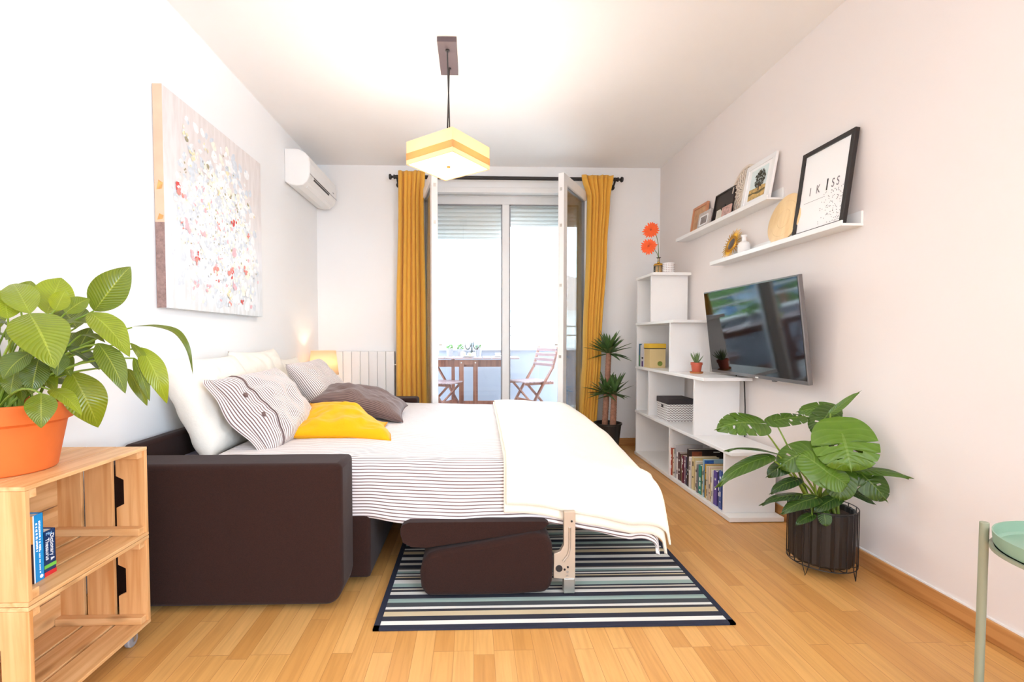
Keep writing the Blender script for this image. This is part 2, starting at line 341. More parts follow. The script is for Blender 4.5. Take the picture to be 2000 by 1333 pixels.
# the two inward-opening leaves
def leaf(name,hx,dx,L=.70):
    fy=math.sqrt(L*L-dx*dx); a=Vector((hx,BY-.015,0)); d=Vector((dx/L,-fy/L,0)); n=Vector((d.y,-d.x,0)); z0,z1=OZ0+.01,2.435
    R=mat3(d,n,(0,0,1)); t=.052; st=.085
    fr=MB()
    def pc(s0,s1,za,zb,th=t): fr.obox(a+d*((s0+s1)/2)+Vector((0,0,(za+zb)/2)),(s1-s0)/2,th/2,(zb-za)/2,R)
    pc(0,st,z0,z1); pc(L-st,L,z0,z1); pc(st,L-st,z1-st,z1); pc(st,L-st,z0,z0+.14)
    o=structure(fr.build(name,M['white'],bevel=.005))
    p=MB().obox(a+d*(L/2)+Vector((0,0,(z0+z1)/2)),L/2-st,.002,(z1-z0)/2-.09,R); p.build('door_pane',M['glass'],o)
    gk=MB()
    for s0,s1,za,zb in ((st,st+.009,z0+.14,z1-st),(L-st-.009,L-st,z0+.14,z1-st),(st,L-st,z1-st-.009,z1-st)):
        gk.obox(a+d*((s0+s1)/2)+Vector((0,0,(za+zb)/2)),(s1-s0)/2,.008,(zb-za)/2,R)
    gk.build('glazing_bead',M['grey'],o)
    sg=1 if dx<0 else -1
    h=MB(); c=a+d*(L-.04)+Vector((0,0,1.0)); h.obox(c+n*(.03*sg),.013,.006,.07,R); h.tube([c+n*(.03*sg),c+n*(.06*sg),c+n*(.065*sg)-d*.11],.008,8)
    h.build('door_handle',M['steel'],o)
    hg=MB()
    for z in (.35,.9,1.5,2.0,2.3): hg.obox(a+d*(L+.001)+Vector((0,0,z)),.004,.009,.012,R)
    hg.build('lock_strike',M['steel'],o)
    return o
leaf('door_1',OX0+.06,.155); leaf('door_2',OX1-.06,-.36)
# ---------------------------------------------------------------- roller shutters
def shutter(x0,x1,zb,label):
    b=MB(); z=PZ+.10
    t=thing('roller_shutter',label,'shutter',((x0+x1)/2,4.84,zb),group='roller shutters outside the panes')
    n=int((z-zb)/.042)
    prof=[(4.835,zb)]
    for k in range(n+1):
        zz=zb+k*.042; prof+= [(4.828,zz+.006),(4.825,zz+.021),(4.828,zz+.036),(4.836,zz+.041)]
    prof+= [(4.845,prof[-1][1]),(4.845,zb)]
    b.prism(prof,'x',x0,x1); b.build('slats',M['shutter'],t)
    MB().box((x0,4.826,zb-.022),(x1,4.846,zb)).build('bottom_rail',M['shutter'],t,bevel=.002)
shutter(OX0+.04,.315,2.08,'white roller shutter outside the left pane, lowered further than the other')
shutter(.329,OX1-.04,2.215,'white roller shutter outside the right pane, rolled up higher than the other')
# ---------------------------------------------------------------- balcony
BZ=.13
M['render_grey']=plain('blue grey balcony render',(152,154,164),.85,var=.03)
M['tile']=plain('pale balcony tiles',(214,212,208),.6)
structure(MB().box((-2.2,BY+.3,BZ-.12),(2.6,5.95,BZ)).build('balcony_floor',M['tile']))
structure(MB().box((-2.2,5.75,BZ),(2.6,5.87,.905)).build('balcony_parapet',M['render_grey']))
structure(MB().box((-2.2,5.735,BZ),(2.6,5.75,BZ+.10)).build('balcony_plinth',M['tile']))
structure(MB().box((-2.2,5.72,.905),(2.6,5.90,.935)).build('parapet_coping',M['white'],bevel=.004))
structure(MB().box((-2.25,BY+.3,2.62),(2.65,6.0,2.8)).build('balcony_slab',M['wall']))
r=MB()
for z in (1.09,1.20): r.tube([(-2.2,5.81,z),(2.6,5.81,z)],.011,8)
for x in (-1.6,.0,1.75): r.tube([(x,5.81,.93),(x,5.81,1.2)],.009,8)
single(r,'balcony_railing',M['steel'],'thin grey metal railing above the balcony parapet','railing',(0,5.81,.935),smooth=True)
# the street beyond
gm=plain('pale light-bouncing ground',(226,222,214),.9,var=.05);  # ground made pale to bounce skylight up onto the room ceiling
structure(MB().box((-60,6.2,-6.2),(60,90,-6)).build('ground',gm))
hb=thing('apartment_building','pale apartment building far across the street beyond the balcony','building',(4,40,-6))
M['fac']=plain('cream facade',(232,228,222),.9); M['roof']=plain('terracotta roof',(214,196,186),.9); M['winb']=plain('dark blue window glass',(168,184,204),.3)
MB().box((-3,40,-6),(18,50,3.4)).build('facade',M['fac'],hb)
MB().prism([(-3.6,3.4),(18.6,3.4),(7.5,6.4)],'y',39.6,50.4).build('roof',M['roof'],hb)
for zz in (-3.6,-.6,2.2):
    for xx in (-.8,2.4,5.6,8.8,11.2):
        MB().box((xx,39.94,zz),(xx+1.3,40.02,zz+1.4)).build('window',M['winb'],hb)
hb2=thing('house','low blue and green house beyond the balcony, mirrored in the television','house',(-9,20,-6))
MB().box((-14,20,-6),(-6,28,1.0)).build('facade',plain('blue facade',(96,130,170),.8),hb2); MB().prism([(-14.6,1.0),(-5.4,1.0),(-10,3.4)],'y',19.6,28.4).build('roof',plain('slate roof',(90,96,110),.8),hb2)
for xx in (-13,-11,-9,-7.4): MB().box((xx,19.93,-.9),(xx+.9,20.02,.5)).build('window',M['winb'],hb2)
random.seed(4)
def tree(x,y,h,label):
    t=thing('tree',label,'tree',(x,y,-6),group='trees beyond the balcony')
    MB().tube([(x,y,-6),(x+.1,y,-6+h*.45),(x,y,-6+h*.7)],[.25,.18,.1],8).build('trunk',M['acacia'],t,smooth=True)
    c=MB()
    for k in range(420):
        th=random.uniform(0,2*PI); ph=math.acos(random.uniform(-1,1)); rr=h*.3*random.uniform(.75,1.05)
        p=Vector((x+rr*math.sin(ph)*math.cos(th),y+rr*math.sin(ph)*math.sin(th),-6+h*.68+rr*1.1*math.cos(ph)))
        R=Matrix.Rotation(random.uniform(0,6),3,'Z')@Matrix.Rotation(random.uniform(0,6),3,'X'); q=h*.045
        c.add([p+R@Vector(w) for w in ((-q,0,0),(0,-q*.5,0),(q,0,.1*q),(0,q*.5,0))],[(0,1,2,3)])
    c.build('foliage',M['treegreen'],t)
M['treegreen']=plain('tree green',(96,128,62),.7,var=.3)
tree(-5.4,13,9.6,'green tree beyond the balcony mirrored in the television, nearest the balcony'); tree(-12.6,16,10.4,'taller green tree beyond the balcony, mirrored in the television beside the blue house')

# ---------------------------------------------------------------- folding chairs, table
def chair(label,loc,rz):
    t=thing('folding_chair',label,'chair',(0,0,0),group='folding balcony chairs')
    for s in (-1,1):
        y=.19*s
        MB().bar((.25,y,0),(-.02,y,.44),.018,.038,(0,1,0)).bar((-.02,y,.43),(-.13,y,.60),.018,.036,(0,1,0)).bar((-.13,y,.59),(-.20,y,.83),.018,.036,(0,1,0)).build('back_stile',M['acacia'],t,bevel=.003)
        y=.155*s
        MB().bar((-.24,y,0),(.16,y,.42),.018,.036,(0,1,0)).build('leg',M['acacia'],t,bevel=.003)
    for k,(x,z) in enumerate(((-.148,.63),(-.163,.685),(-.178,.74),(-.193,.795))):
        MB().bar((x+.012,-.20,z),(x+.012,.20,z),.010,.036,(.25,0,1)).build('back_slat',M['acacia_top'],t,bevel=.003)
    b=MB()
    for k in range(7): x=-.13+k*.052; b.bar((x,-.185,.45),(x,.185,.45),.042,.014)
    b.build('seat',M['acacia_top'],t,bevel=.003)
    for s in(-1,1): MB().bar((-.16,.165*s,.43),(.2,.165*s,.43),.018,.025).build('seat_rail',M['acacia'],t,bevel=.002)
    MB().bar((.1,-.19,.235),(.1,.19,.235),.02,.03).build('stretcher',M['acacia'],t,bevel=.002)
    MB().bar((-.18,-.15,.06),(-.18,.15,.06),.02,.03).build('stretcher',M['acacia'],t,bevel=.002)
    for s in (-1,1): MB().tube([(.055,.20*s,.31),(.055,.205*s,.31)],.008,8).build('bolt',M['steel'],t)
    t.location=loc; t.rotation_euler=(0,0,rz); return t
M['acacia_top']=plain('acacia slats with painted sheen',(172,142,140),.35,var=.06,coat=.4)  # paler than the frame wood: sheen is put into the base colour
chair('brown slatted folding chair with high back, at the right end of the balcony table',(.665,5.25,BZ),rad(205))
chair('brown folding chair seen from its side, at the left end of the balcony table',(-.36,5.12,BZ),rad(-22))
t=thing('balcony_table','brown wooden drop-leaf table with slatted top on the balcony','table',(0,5.35,BZ))
b=MB()
for k in range(11): x=-.62+k*.103; b.box((x,5.14,.825),(x+.094,5.56,.843))
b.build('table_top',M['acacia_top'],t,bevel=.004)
for x in (-.135,.02): MB().box((x-.026,5.17,BZ),(x+.026,5.21,.81)).build('leg',M['acacia'],t,bevel=.003)
for x in (-.24,): MB().box((x-.02,5.5,BZ),(x+.02,5.54,.81)).build('leg',M['acacia'],t,bevel=.003)
for za,zb in ((.765,.815),(BZ+.1,BZ+.15)): MB().box((-.16,5.172,za),(.045,5.205,zb)).build('leg_crosspiece',M['acacia'],t,bevel=.003)
for za,zb in ((.72,.80),(BZ+.13,BZ+.19)): MB().box((-.5,5.49,za),(.42,5.52,zb)).build('rail',M['acacia'],t,bevel=.003)
for x,z in ((-.135,.785),(.02,.785),(.0,BZ+.125)): MB().tube([(x,5.165,z),(x,5.17,z)],.008,8).build('bolt',M['steel'],t)
TZ=.8432
random.seed(7)
M['topiary']=plain('fresh green foliage',(100,150,60),.7,var=.25,nscale=60)
M['zinc']=plain('pale zinc pot',(158,158,164),.5,var=.03)
for x,y,lab in ((-.275,5.47,'small zinc pot with round green plant, leftmost of three on the balcony table'),(-.155,5.50,'small zinc pot with round green plant, middle of three on the balcony table'),(.055,5.47,'small zinc pot with green plant, behind the right wine glass on the balcony table')):
    p=thing('potted_herb',lab,'potted plant',(x,y,TZ),group='potted herbs on the balcony table')
    MB().lathe([(.0,TZ),(.030,TZ),(.041,TZ+.085),(.037,TZ+.085),(.034,TZ+.07),(0,TZ+.07)],(x,y,0),20).build('pot',M['zinc'],p,smooth=True)
    c=MB()
    for k in range(170):
        th=random.uniform(0,2*PI); ph=math.acos(random.uniform(-.6,1)); rr=.042*random.uniform(.5,1.05); q=.011
        P=Vector((x+rr*math.sin(ph)*math.cos(th),y+rr*math.sin(ph)*math.sin(th),TZ+.108+rr*math.cos(ph))); R=Matrix.Rotation(random.uniform(0,6),3,'Z')@Matrix.Rotation(random.uniform(0,6),3,'X')
        c.add([P+R@Vector(w) for w in ((-q,0,0),(0,-q*.5,0),(q,0,.1*q),(0,q*.5,0))],[(0,1,2,3)])
    c.build('foliage',M['topiary'],p)
M['wglass']=glass('wine glass',(.93,.95,.97,1),2.2)
for x,lab in ((-.065,'clear stemmed wine glass on the balcony table, the left one'),(.03,'clear stemmed wine glass on the balcony table, the right one')):
    single(MB().lathe([(0,TZ),(.033,TZ+.002),(.004,TZ+.008),(.004,TZ+.075),(.02,TZ+.085),(.038,TZ+.12),(.036,TZ+.155),(.03,TZ+.18),(.028,TZ+.18),(.034,TZ+.155),(.036,TZ+.12),(.018,TZ+.088),(0,TZ+.08)],(x,5.27,0),24),'wine_glass',M['wglass'],lab,'glass',(x,5.27,TZ),'wine glasses on the balcony table',smooth=True)
M['apple']=plain('pale green apple',(214,222,140),.35,var=.08); M['melon']=plain('creamy yellow fruit',(236,226,160),.45,var=.06); M['bottle']=plain('dark green glass',(34,44,46),.15)
single(MB().lathe([(0,TZ),(.05,TZ+.001),(.085,TZ+.012),(.083,TZ+.015),(.05,TZ+.006),(0,TZ+.006)],(-.06,5.24,0),28),'fruit_plate',M['white'],'white round plate under the fruit on the balcony table','plate',(-.06,5.24,TZ),smooth=True)
def fruit(x,y,r,m,lab,nm='apple'):
    z=TZ+.0065; f=thing(nm,lab,nm,(x,y,z),group='fruit on the balcony plate')
    MB().lathe([(0,z+.1*r),(.45*r,z),(.85*r,z+.45*r),(r,z+r),(.85*r,z+1.6*r),(.4*r,z+1.85*r),(0,z+1.72*r)],(x,y,0),20).build('flesh',m,f,smooth=True)
    MB().tube([(x,y,z+1.7*r),(x+.003,y,z+2.1*r)],.0018,6).build('stem',M['acacia'],f)
fruit(-.115,5.215,.03,M['melon'],'pale yellow apple at the left edge of the balcony fruit plate'); fruit(-.045,5.19,.024,M['apple'],'green apple at the front of the balcony fruit plate'); fruit(.0,5.235,.026,M['melon'],'pale apple at the right edge of the balcony fruit plate')
b=MB().lathe([(0,TZ),(.022,TZ),(.024,TZ+.05),(.012,TZ+.075),(.009,TZ+.11),(.009,TZ+.16),(0,TZ+.16)],(-.02,5.36,0),20)
single(b,'wine_bottle',M['bottle'],'slim dark bottle standing behind the fruit on the balcony table','bottle',(-.02,5.36,TZ),smooth=True)
b=MB().lathe([(0,TZ),(.03,TZ),(.055,TZ+.008),(.053,TZ+.012),(.028,TZ+.005),(0,TZ+.005)],(.27,5.25,0),24)
sc_=thing('coffee_cup','white cup on saucer near the right end of the balcony table','cup',(.27,5.25,TZ)); b.build('saucer',M['white'],sc_,smooth=True)
MB().lathe([(0,TZ+.006),(.02,TZ+.006),(.032,TZ+.045),(.029,TZ+.045),(.018,TZ+.012),(0,TZ+.012)],(.27,5.25,0),24).build('cup',M['white'],sc_,smooth=True)
MB().tube([(.30,5.25,TZ+.036),(.318,5.25,TZ+.032),(.312,5.25,TZ+.018),(.292,5.25,TZ+.017)],.003,8).build('handle',M['white'],sc_,smooth=True)

# ---------------------------------------------------------------- curtain rod and curtains
rt=thing('curtain_rod','black metal curtain rod with round finials above the balcony doors','curtain rod',(.31,4.45,2.555))
MB().tube([(-.73,4.46,2.558),(1.355,4.46,2.552)],.017,12).build('pole',M['black'],rt,smooth=True)
for x,s in ((-.73,-1),(1.355,1)):
    R=mat3((0,1,0),(0,0,1),(s,0,0)); z=2.558 if s<0 else 2.552
    MB().lathe([(.013,0),(.021,.004),(.021,.012),(.011,.016),(.011,.03),(.024,.036),(.026,.045),(.022,.055),(0,.057)],(x,4.46,z),16,R=R).build('finial',M['black'],rt,smooth=True)
    xb=x-s*.02
    MB().tube([(xb,4.46,z-.016),(xb,4.49,z-.04),(xb,4.53,z-.045),(xb,4.566,z-.045)],.009,8).tube([(xb-.001,4.46,z),(xb+.001,4.46,z)],.02,12).tube([(xb,4.554,z-.045),(xb,4.566,z-.045)],.026,12).build('bracket',M['black'],rt,smooth=True)
def curtain(label,edges,seed,folds):
    zs=[e[0] for e in edges]
    def ed(z):
        for (za,a,b_),(zb,c,d) in zip(edges,edges[1:]):
            if zb<=z<=za:
                t=(za-z)/(za-zb); t=t*t*(3-2*t); return a+(c-a)*t,b_+(d-b_)*t
        return edges[-1][1:]
    z0,z1=zs[-1],zs[0]; rnd=random.Random(seed); ph=[rnd.uniform(-.5,.5) for _ in range(8)]
    def f(u,v):
        z=z1+(z0-z1)*v; a,b_=ed(z); uu=u+.018*math.sin(u*17+ph[0]+v*1.3)+.012*math.sin(v*5+u*9+ph[1])*v
        uu=min(1,max(0,uu)) if u in(0,1) else uu
        amp=.042*(.7+.3*math.sin(u*11+ph[2]))*(1-.35*math.exp(-v*18)); w=(uu*folds*2*PI)+.5*math.sin(v*3+ph[3])
        y=4.425+amp*math.sin(w)+.006*math.sin(2*w+ph[4])+.01*math.sin(v*6+ph[5])
        
        x=a+(b_-a)*u+.010*math.cos(w)
        return (x,y,z+.006*math.sin(u*folds*2*PI)*(1 if v<.01 else 0))
    t=thing('curtain',label,'curtain',((edges[0][1]+edges[0][2])/2,4.455,z0),group='mustard curtains at the balcony doors')
    MB().grid(f,folds*16,70).build('cloth',M['curtain'],t,smooth=True,solid=.0025,angle=180,soff=0)
    b=MB().grid(lambda u,v:(f(u,v*.02)[0],f(u,v*.02)[1]-.003,f(u,0)[2]-.030-.004*v),folds*16,2); b.build('heading_tape',M['curtain'],t,smooth=True,solid=.002)
curtain('mustard yellow curtain hanging left of the balcony doors, beside the radiator',[(2.60,-.70,-.455),(2.3,-.70,-.47),(1.2,-.725,-.455),(.025,-.735,-.445)],3,6)
curtain('mustard yellow curtain hanging right of the balcony doors, beside the yucca',[(2.58,1.01,1.30),(2.36,1.07,1.27),(1.9,1.065,1.245),(1.0,1.035,1.195),(.025,.99,1.15)],5,6)

# ---------------------------------------------------------------- radiator
t=thing('radiator','white flat-column radiator on the back wall beside the left curtain','radiator',(-1.03,4.5,.12))
x=-1.312
for k in range(7):
    MB().box((x,4.475,.14),(x+.0775,4.545,.93)).build('column',M['white'],t,bevel=.004,seg=2); x+=.0805
MB().box((-1.31,4.545,.25),(-.76,4.56,.29)).box((-1.31,4.545,.78),(-.76,4.56,.82)).build('bracket_rail',M['white'],t)
MB().tube([(-.757,4.51,.80),(-.73,4.51,.80)],.014,12).tube([(-.757,4.51,.2),(-.72,4.51,.2),(-.72,4.51,.0)],.008,10).build('valve',M['steel'],t,smooth=True)

# ---------------------------------------------------------------- air conditioner
t=thing('air_conditioner','white wall-mounted air conditioner high on the left wall','air conditioner',(-1.39,4.15,2.27))
prof=[(0,2.295),(0,2.552),(.085,2.552),(.12,2.546),(.165,2.52),(.192,2.49),(.20,2.44),(.20,2.37),(.193,2.33),(.175,2.295),(.14,2.268),(.09,2.262),(.03,2.275)]
MB().prism([(LX+a,z) for a,z in prof],'y',3.80,4.52).build('casing',M['whitep'],t,bevel=.01,seg=3)
MB().prism([(LX+.198,2.345),(LX+.202,2.345),(LX+.150,2.266),(LX+.143,2.268)],'y',3.87,4.46).build('outlet_flap',M['whitep'],t,bevel=.002)
MB().prism([(LX+.1995,2.352),(LX+.2035,2.352),(LX+.1965,2.331),(LX+.1925,2.331)],'y',3.90,4.30).build('vent_slot',M['black'],t)
MB().prism([(LX+.2005,2.357),(LX+.2015,2.357),(LX+.2015,2.352),(LX+.2005,2.352)],'y',3.8,4.52).build('panel_seam',M['grey'],t)
MB().box((LX+.199,4.40,2.385),(LX+.2015,4.44,2.392)).build('badge',M['grey'],t)

# ---------------------------------------------------------------- night stand and table lamp
t=thing('nightstand','white nightstand in the corner behind the sofa bed, carrying the table lamp','nightstand',(-1.3,4.22,0))
MB().box((-1.48,4.02,.06),(-1.1,4.40,.60)).build('body',M['white'],t,bevel=.004)
MB().box((-1.46,4.012,.38),(-1.12,4.02,.58)).build('drawer',M['white'],t,bevel=.002)
for x in(-1.46,-1.14):
    for y in (4.04,4.36): MB().box((x,y,0),(x+.03,y+.03,.06)).build('foot',M['white'],t)
t=thing('table_lamp','small lit table lamp with warm cream shade, behind the striped pillows','lamp',(-1.315,4.18,.60))
MB().box((-1.285-.03,4.15,.60),(-1.285+.045,4.21,.725)).build('base',M['zinc'],t,bevel=.004)
MB().tube([(-1.32,4.18,.725),(-1.32,4.18,.80)],.007,8).build('stem',M['steel'],t)
def shade_mat(name,c,emit,em=None):
    m,nt,p=newmat(name); p.inputs['Base Color'].default_value=rgb(c); p.inputs['Roughness'].default_value=.9
    tr=nt.nodes.new('ShaderNodeBsdfTranslucent'); tr.inputs[0].default_value=rgb(c); mx=nt.nodes.new('ShaderNodeMixShader'); mx.inputs[0].default_value=.4
    p.inputs['Emission Color'].default_value=rgb(em or c); p.inputs['Emission Strength'].default_value=emit
    nt.links.new(p.outputs[0],mx.inputs[1]); nt.links.new(tr.outputs[0],mx.inputs[2]); nt.links.new(mx.outputs[0],nt.nodes['Material Output'].inputs[0]); return m
M['lampshade']=shade_mat('warm linen lamp shade',(244,222,190),.10,(255,200,140))
b=MB(); n=40
b.add([(-1.32+r*math.cos(2*PI*k/n),4.18+r*math.sin(2*PI*k/n),z) for r,z in ((.128,.735),(.105,.945)) for k in range(n)],[(k,(k+1)%n,(k+1)%n+n,k+n) for k in range(n)])
b.build('lamp_shade',M['lampshade'],t,smooth=True,solid=.002)
l=D.lights.new('table_lamp_bulb','POINT'); l.energy=1.7; l.color=(1,.78,.56); l.shadow_soft_size=.03; o=D.objects.new('table_lamp_bulb',l); COL.objects.link(o); o.location=(-1.32,4.18,.84)

# ---------------------------------------------------------------- pendant lamp
px,py=-.145,2.79
t=thing('pendant_lamp','square pale wood pendant lamp hanging lit from a black ceiling plate','pendant lamp',(px,py,2.03))
MB().box((px-.053,2.625,2.672),(px+.053,2.955,2.70)).build('ceiling_plate',plain('brown grey metal plate',(84,70,74),.6),t,bevel=.002)
for y,dy in ((2.70,.02),(2.88,-.02)): MB().tube([(px-.008 if dy<0 else px+.008,y,2.69),(px,y,2.67),(px,y+dy,2.60),(px+(.006 if dy>0 else -.006),py+(-.01 if dy>0 else .01),2.30),(px+(.006 if dy>0 else -.006),py,2.19)],.0042,8).build('cable',M['black'],t,smooth=True)
MB().tube([(px,2.70,2.665),(px,2.70,2.676)],.012,10).tube([(px,2.88,2.665),(px,2.88,2.676)],.012,10).build('cable_grip',M['black'],t)
ang=rad(8); h=.172
def sq(r,zz): return [(px+r*math.sqrt(2)*math.cos(ang+PI/2*k),py+r*math.sqrt(2)*math.sin(ang+PI/2*k),zz) for k in range(4)]
def ring(z0,z1,ro,ri):
    b=MB(); vs=sq(ro,z0)+sq(ro,z1)+sq(ri,z0)+sq(ri,z1); fs=[]
    for k in range(4):
        j=(k+1)%4; fs+= [(k,j,4+j,4+k),(8+j,8+k,12+k,12+j),(4+k,4+j,12+j,12+k),(8+k,8+j,j,k)]
    return b.add(vs,fs)
M['shadewood_glow']=shade_mat('thin veneer shade lit through',(244,216,176),.10,(255,222,180))
M['shadeband']=shade_mat('darker veneer band',(214,168,116),.03,(255,200,150))
ring(2.118,2.185,h,h-.006).build('shade_upper',M['shadewood_glow'],t,bevel=.002)
ring(2.080,2.118,h+.001,h-.006).build('shade_band',M['shadeband'],t)
ring(2.055,2.080,h,h-.006).build('shade_lower',M['shadewood_glow'],t)
d=MB(); d.add(sq(h-.006,2.058)+sq(h-.006,2.062),[(3,2,1,0),(4,5,6,7),(0,1,5,4),(1,2,6,5),(2,3,7,6),(3,0,4,7)])
M['diff']=shade_mat('opal diffuser',(255,250,240),1.6,(255,244,222)); d.build('diffuser',M['diff'],t)
MB().lathe([(0,2.05),(.008,2.05),(.012,2.058),(0,2.058)],(px,py,0),12).build('diffuser_screw',M['gold'],t)
MB().box((px-.02,py-.16,2.175),(px+.02,py+.16,2.183)).build('carrier_bar',M['white'],t)
l=D.lights.new('pendant_bulb','POINT'); l.energy=13; l.color=(1,.95,.89); l.shadow_soft_size=.05; o=D.objects.new('pendant_bulb',l); COL.objects.link(o); o.location=(px,py,2.12)
l=D.lights.new('pendant_downlight','AREA'); l.shape='SQUARE'; l.size=.30; l.energy=5; l.color=(1,.9,.75); o=D.objects.new('pendant_downlight',l); COL.objects.link(o); o.location=(px,py,2.048); o.rotation_euler=(0,0,ang)

# ================================================================ SOFA BED
sb=thing('sofa_bed','dark brown fabric sofa bed pulled out flat, standing along the left wall','sofa bed',(-.98,2.85,0))
def arm(y0,y1,xr):
    b=MB().prism([(LX+.03,.022),(xr-.045,.022),(xr-.012,.05),(xr,.10),(xr,.575),(LX+.03,.575)],'y',y0,y1)
    o=b.build('armrest',M['sofa'],sb,bevel=.022,seg=4,smooth=True); return o
arm(1.805,1.985,-.508); arm(3.76,3.93,-.45)
MB().box((LX+.03,1.985,.06),(LX+.10,3.76,.615)).build('back_frame',M['sofa'],sb,bevel=.018,seg=3,smooth=True)
MB().box((LX+.10,1.985,.035),(-.44,3.76,.30)).build('base',M['sofa'],sb,bevel=.015,smooth=True)
MB().box((LX+.10,1.99,.27),(-1.16,3.755,.50)).build('lining_box',M['sofain'],sb,bevel=.01)
k=.98
def cw(P): return [(x*k,max(.013,1.06-(1.06-z)*k)) for x,z in P]
U=[(-0.306,0.265),(-0.306,0.240),(-0.296,.205),(-0.262,0.186),(-0.195,0.182),(0.032,0.214),(0.282,0.252),(0.315,0.276),(0.316,0.280),(.30,.288),(-.27,.290),(-.295,.280)]
Lw=[(-0.150,0.180),(0.032,0.208),(0.250,0.248),(0.300,0.243),(0.325,0.205),(.333,.12),(0.325,0.03),(0.297,0.0),(0.15,-0.02),(0.01,-0.034),(-0.14,-0.034),(-0.195,-0.018),(-.218,.03),(-0.223,0.09),(-0.212,0.140),(-.185,.168)]
MB().prism(cw(U),'y',1.905,3.70).build('seat_cushion',M['sofa'],sb,bevel=.02,seg=4,smooth=True)
MB().prism(cw(Lw),'y',1.872,3.70).build('seat_cushion',M['sofa'],sb,bevel=.024,seg=4,smooth=True)
# piping seams
for P,yy in ((cw(U),1.905),(cw(Lw),1.89)):
    pass
Lg=[(.376,.335),(.424,.335),(.424,.03),(.424,.03),(.382,.03),(.386,.049),(.334,.054),(.334,.157),(.362,.168),(.376,.195)]
for y in (1.890,3.68):
    lo=MB().prism([(x*k,1.06-(1.06-z)*k) for x,z in Lg],'y',y,y+.022).build('leg_bracket',M['bracket'],sb,bevel=.002)
    MB().box((.368,y-.006,.012),(.413,y+.03,.075)).build('foot_cap',M['steel'],lo,bevel=.003)
    h=MB().tube([(.349,y-.003,.115),(.349,y+.001,.115)],.014,16)
    for x,z in ((.372,.11),(.385,.12),(.40,.31)): h.tube([(x,y-.002,z),(x,y+.001,z)],.0045,10)
    h.build('bracket_hole',M['black'],lo)
    h=MB().tube([(.383,y-.003,.10),(.383,y,.10)],.005,10).tube([(.383,y-.003,.085),(.383,y,.085)],.005,10); h.tube([(.392,y-.002,.285),(.392,y-.002,.20),(.384,y-.002,.17),(.365,y-.002,.145)],.005,6); h.build('rivet',M['steel'],lo)
MB().box((-.5,2.03,.345),(.62,2.06,.385)).box((-.5,3.66,.345),(.62,3.69,.385)).box((.59,2.03,.345),(.62,3.69,.385)).build('bed_frame',M['steel'],sb)
MB().box((-1.17,2.03,.39),(.66,3.69,.485)).build('mattress',M['linen'],sb,bevel=.03,seg=3,smooth=True)

# ================================================================ BED LINEN
YN,YF,XF=2.06,3.70,.665
def sst(a,b_,x):
    t=min(1,max(0,(x-a)/(b_-a))); return t*t*(3-2*t)
def top(x,y):
    z=.555-.020*sst(-.7,0,x)-.022*sst(.2,.75,x)
    z-=.065*sst(.25,.78,x)*sst(2.75,1.98,y)
    z+=.007*(noise.noise(Vector((x*2.6,y*2.6,1.7))))+.0035*noise.noise(Vector((x*9,y*7,3.1)))
    return z
def cloth(a,b_,lift=0.0,r=.07,xf=XF,flare=.26,yhang=0):
    """a: metres along the bed, b_: metres across, both measured on the cloth; folds down past the mattress edges"""
    x,y=a,b_; dn=max(0,YN-b_); df=max(0,a-xf); dd=max(0,b_-YF)
    z=0; X,Y=a,b_
    if dn>0:
        th=min(dn/r,PI/2); hang=max(0,dn-r*PI/2); Y=YN-r*math.sin(th)-flare*hang*sst(-.5,-.3,x); z-=r*(1-math.cos(th))+hang
        Y+=hang*.07*noise.noise(Vector((a*3.2,.3,0)))*2+ hang*.02*math.sin(a*23+2*math.sin(a*5))
    if dd>0: th=min(dd/.04,PI/2); Y=YF+.04*math.sin(th); z-=.04*(1-math.cos(th))+max(0,dd-.063)
    if df>0:
        th=min(df/(r*1.3),PI/2); hang=max(0,df-r*1.3*PI/2); X=xf+r*1.3*math.sin(th)+.12*hang; z-=r*1.3*(1-math.cos(th))+hang
        X+=hang*.10*math.sin(b_*9+1)
    if dn>0 and df>0: q=min(dn,df); z+=q*.55; X+=q*.12; Y-=q*.02
    zt=top(min(a,xf+.09),max(b_,YN-.07))
    return Vector((X+ (lift if df>0 else 0)*min(1,df/r),Y-(lift if dn>0 else 0)*min(1,dn/r),zt+z+lift*(1 if (dn<r and df<r) else .6)))
def sheet(name,mat,parent,a0,a1f,b0f,b1,nu,nv,lift,solid,uvm=True):
    def f(u,v):
        b0=b0f(a0+(a1f(1)-a0)*u); b_=b0+(b1-b0)*v; a1=a1f(v); a=a0+(a1-a0)*u; return cloth(a,b_,lift)
    def uv(u,v):
        b0=b0f(a0+(a1f(1)-a0)*u); return (a0+(a1f(v)-a0)*u,b0+(b1-b0)*v)
    return MB().grid(f,nu,nv,uvfn=uv).build(name,mat,parent,smooth=True,solid=solid,angle=180,soff=-1)
def hem(a): return YN-.300-.008*math.sin(a*6+1)+.014*sst(-.3,.1,a)-.02*sst(.3,.8,a)
dv=thing('duvet','white duvet in fine brown ticking stripes spread over the pulled-out bed','duvet',(-.2,2.9,.5))
sheet('cover',M['stripe'],dv,-1.10,lambda v:XF+.20,hem,YF+.10,150,130,.0,.018)
def hemb(a): return YN-.262-.022*sst(.3,.8,a)+.006*math.sin(a*13)
bl=thing('blanket','cream cotton blanket folded across the foot of the sofa bed','blanket',(.45,2.9,.5))
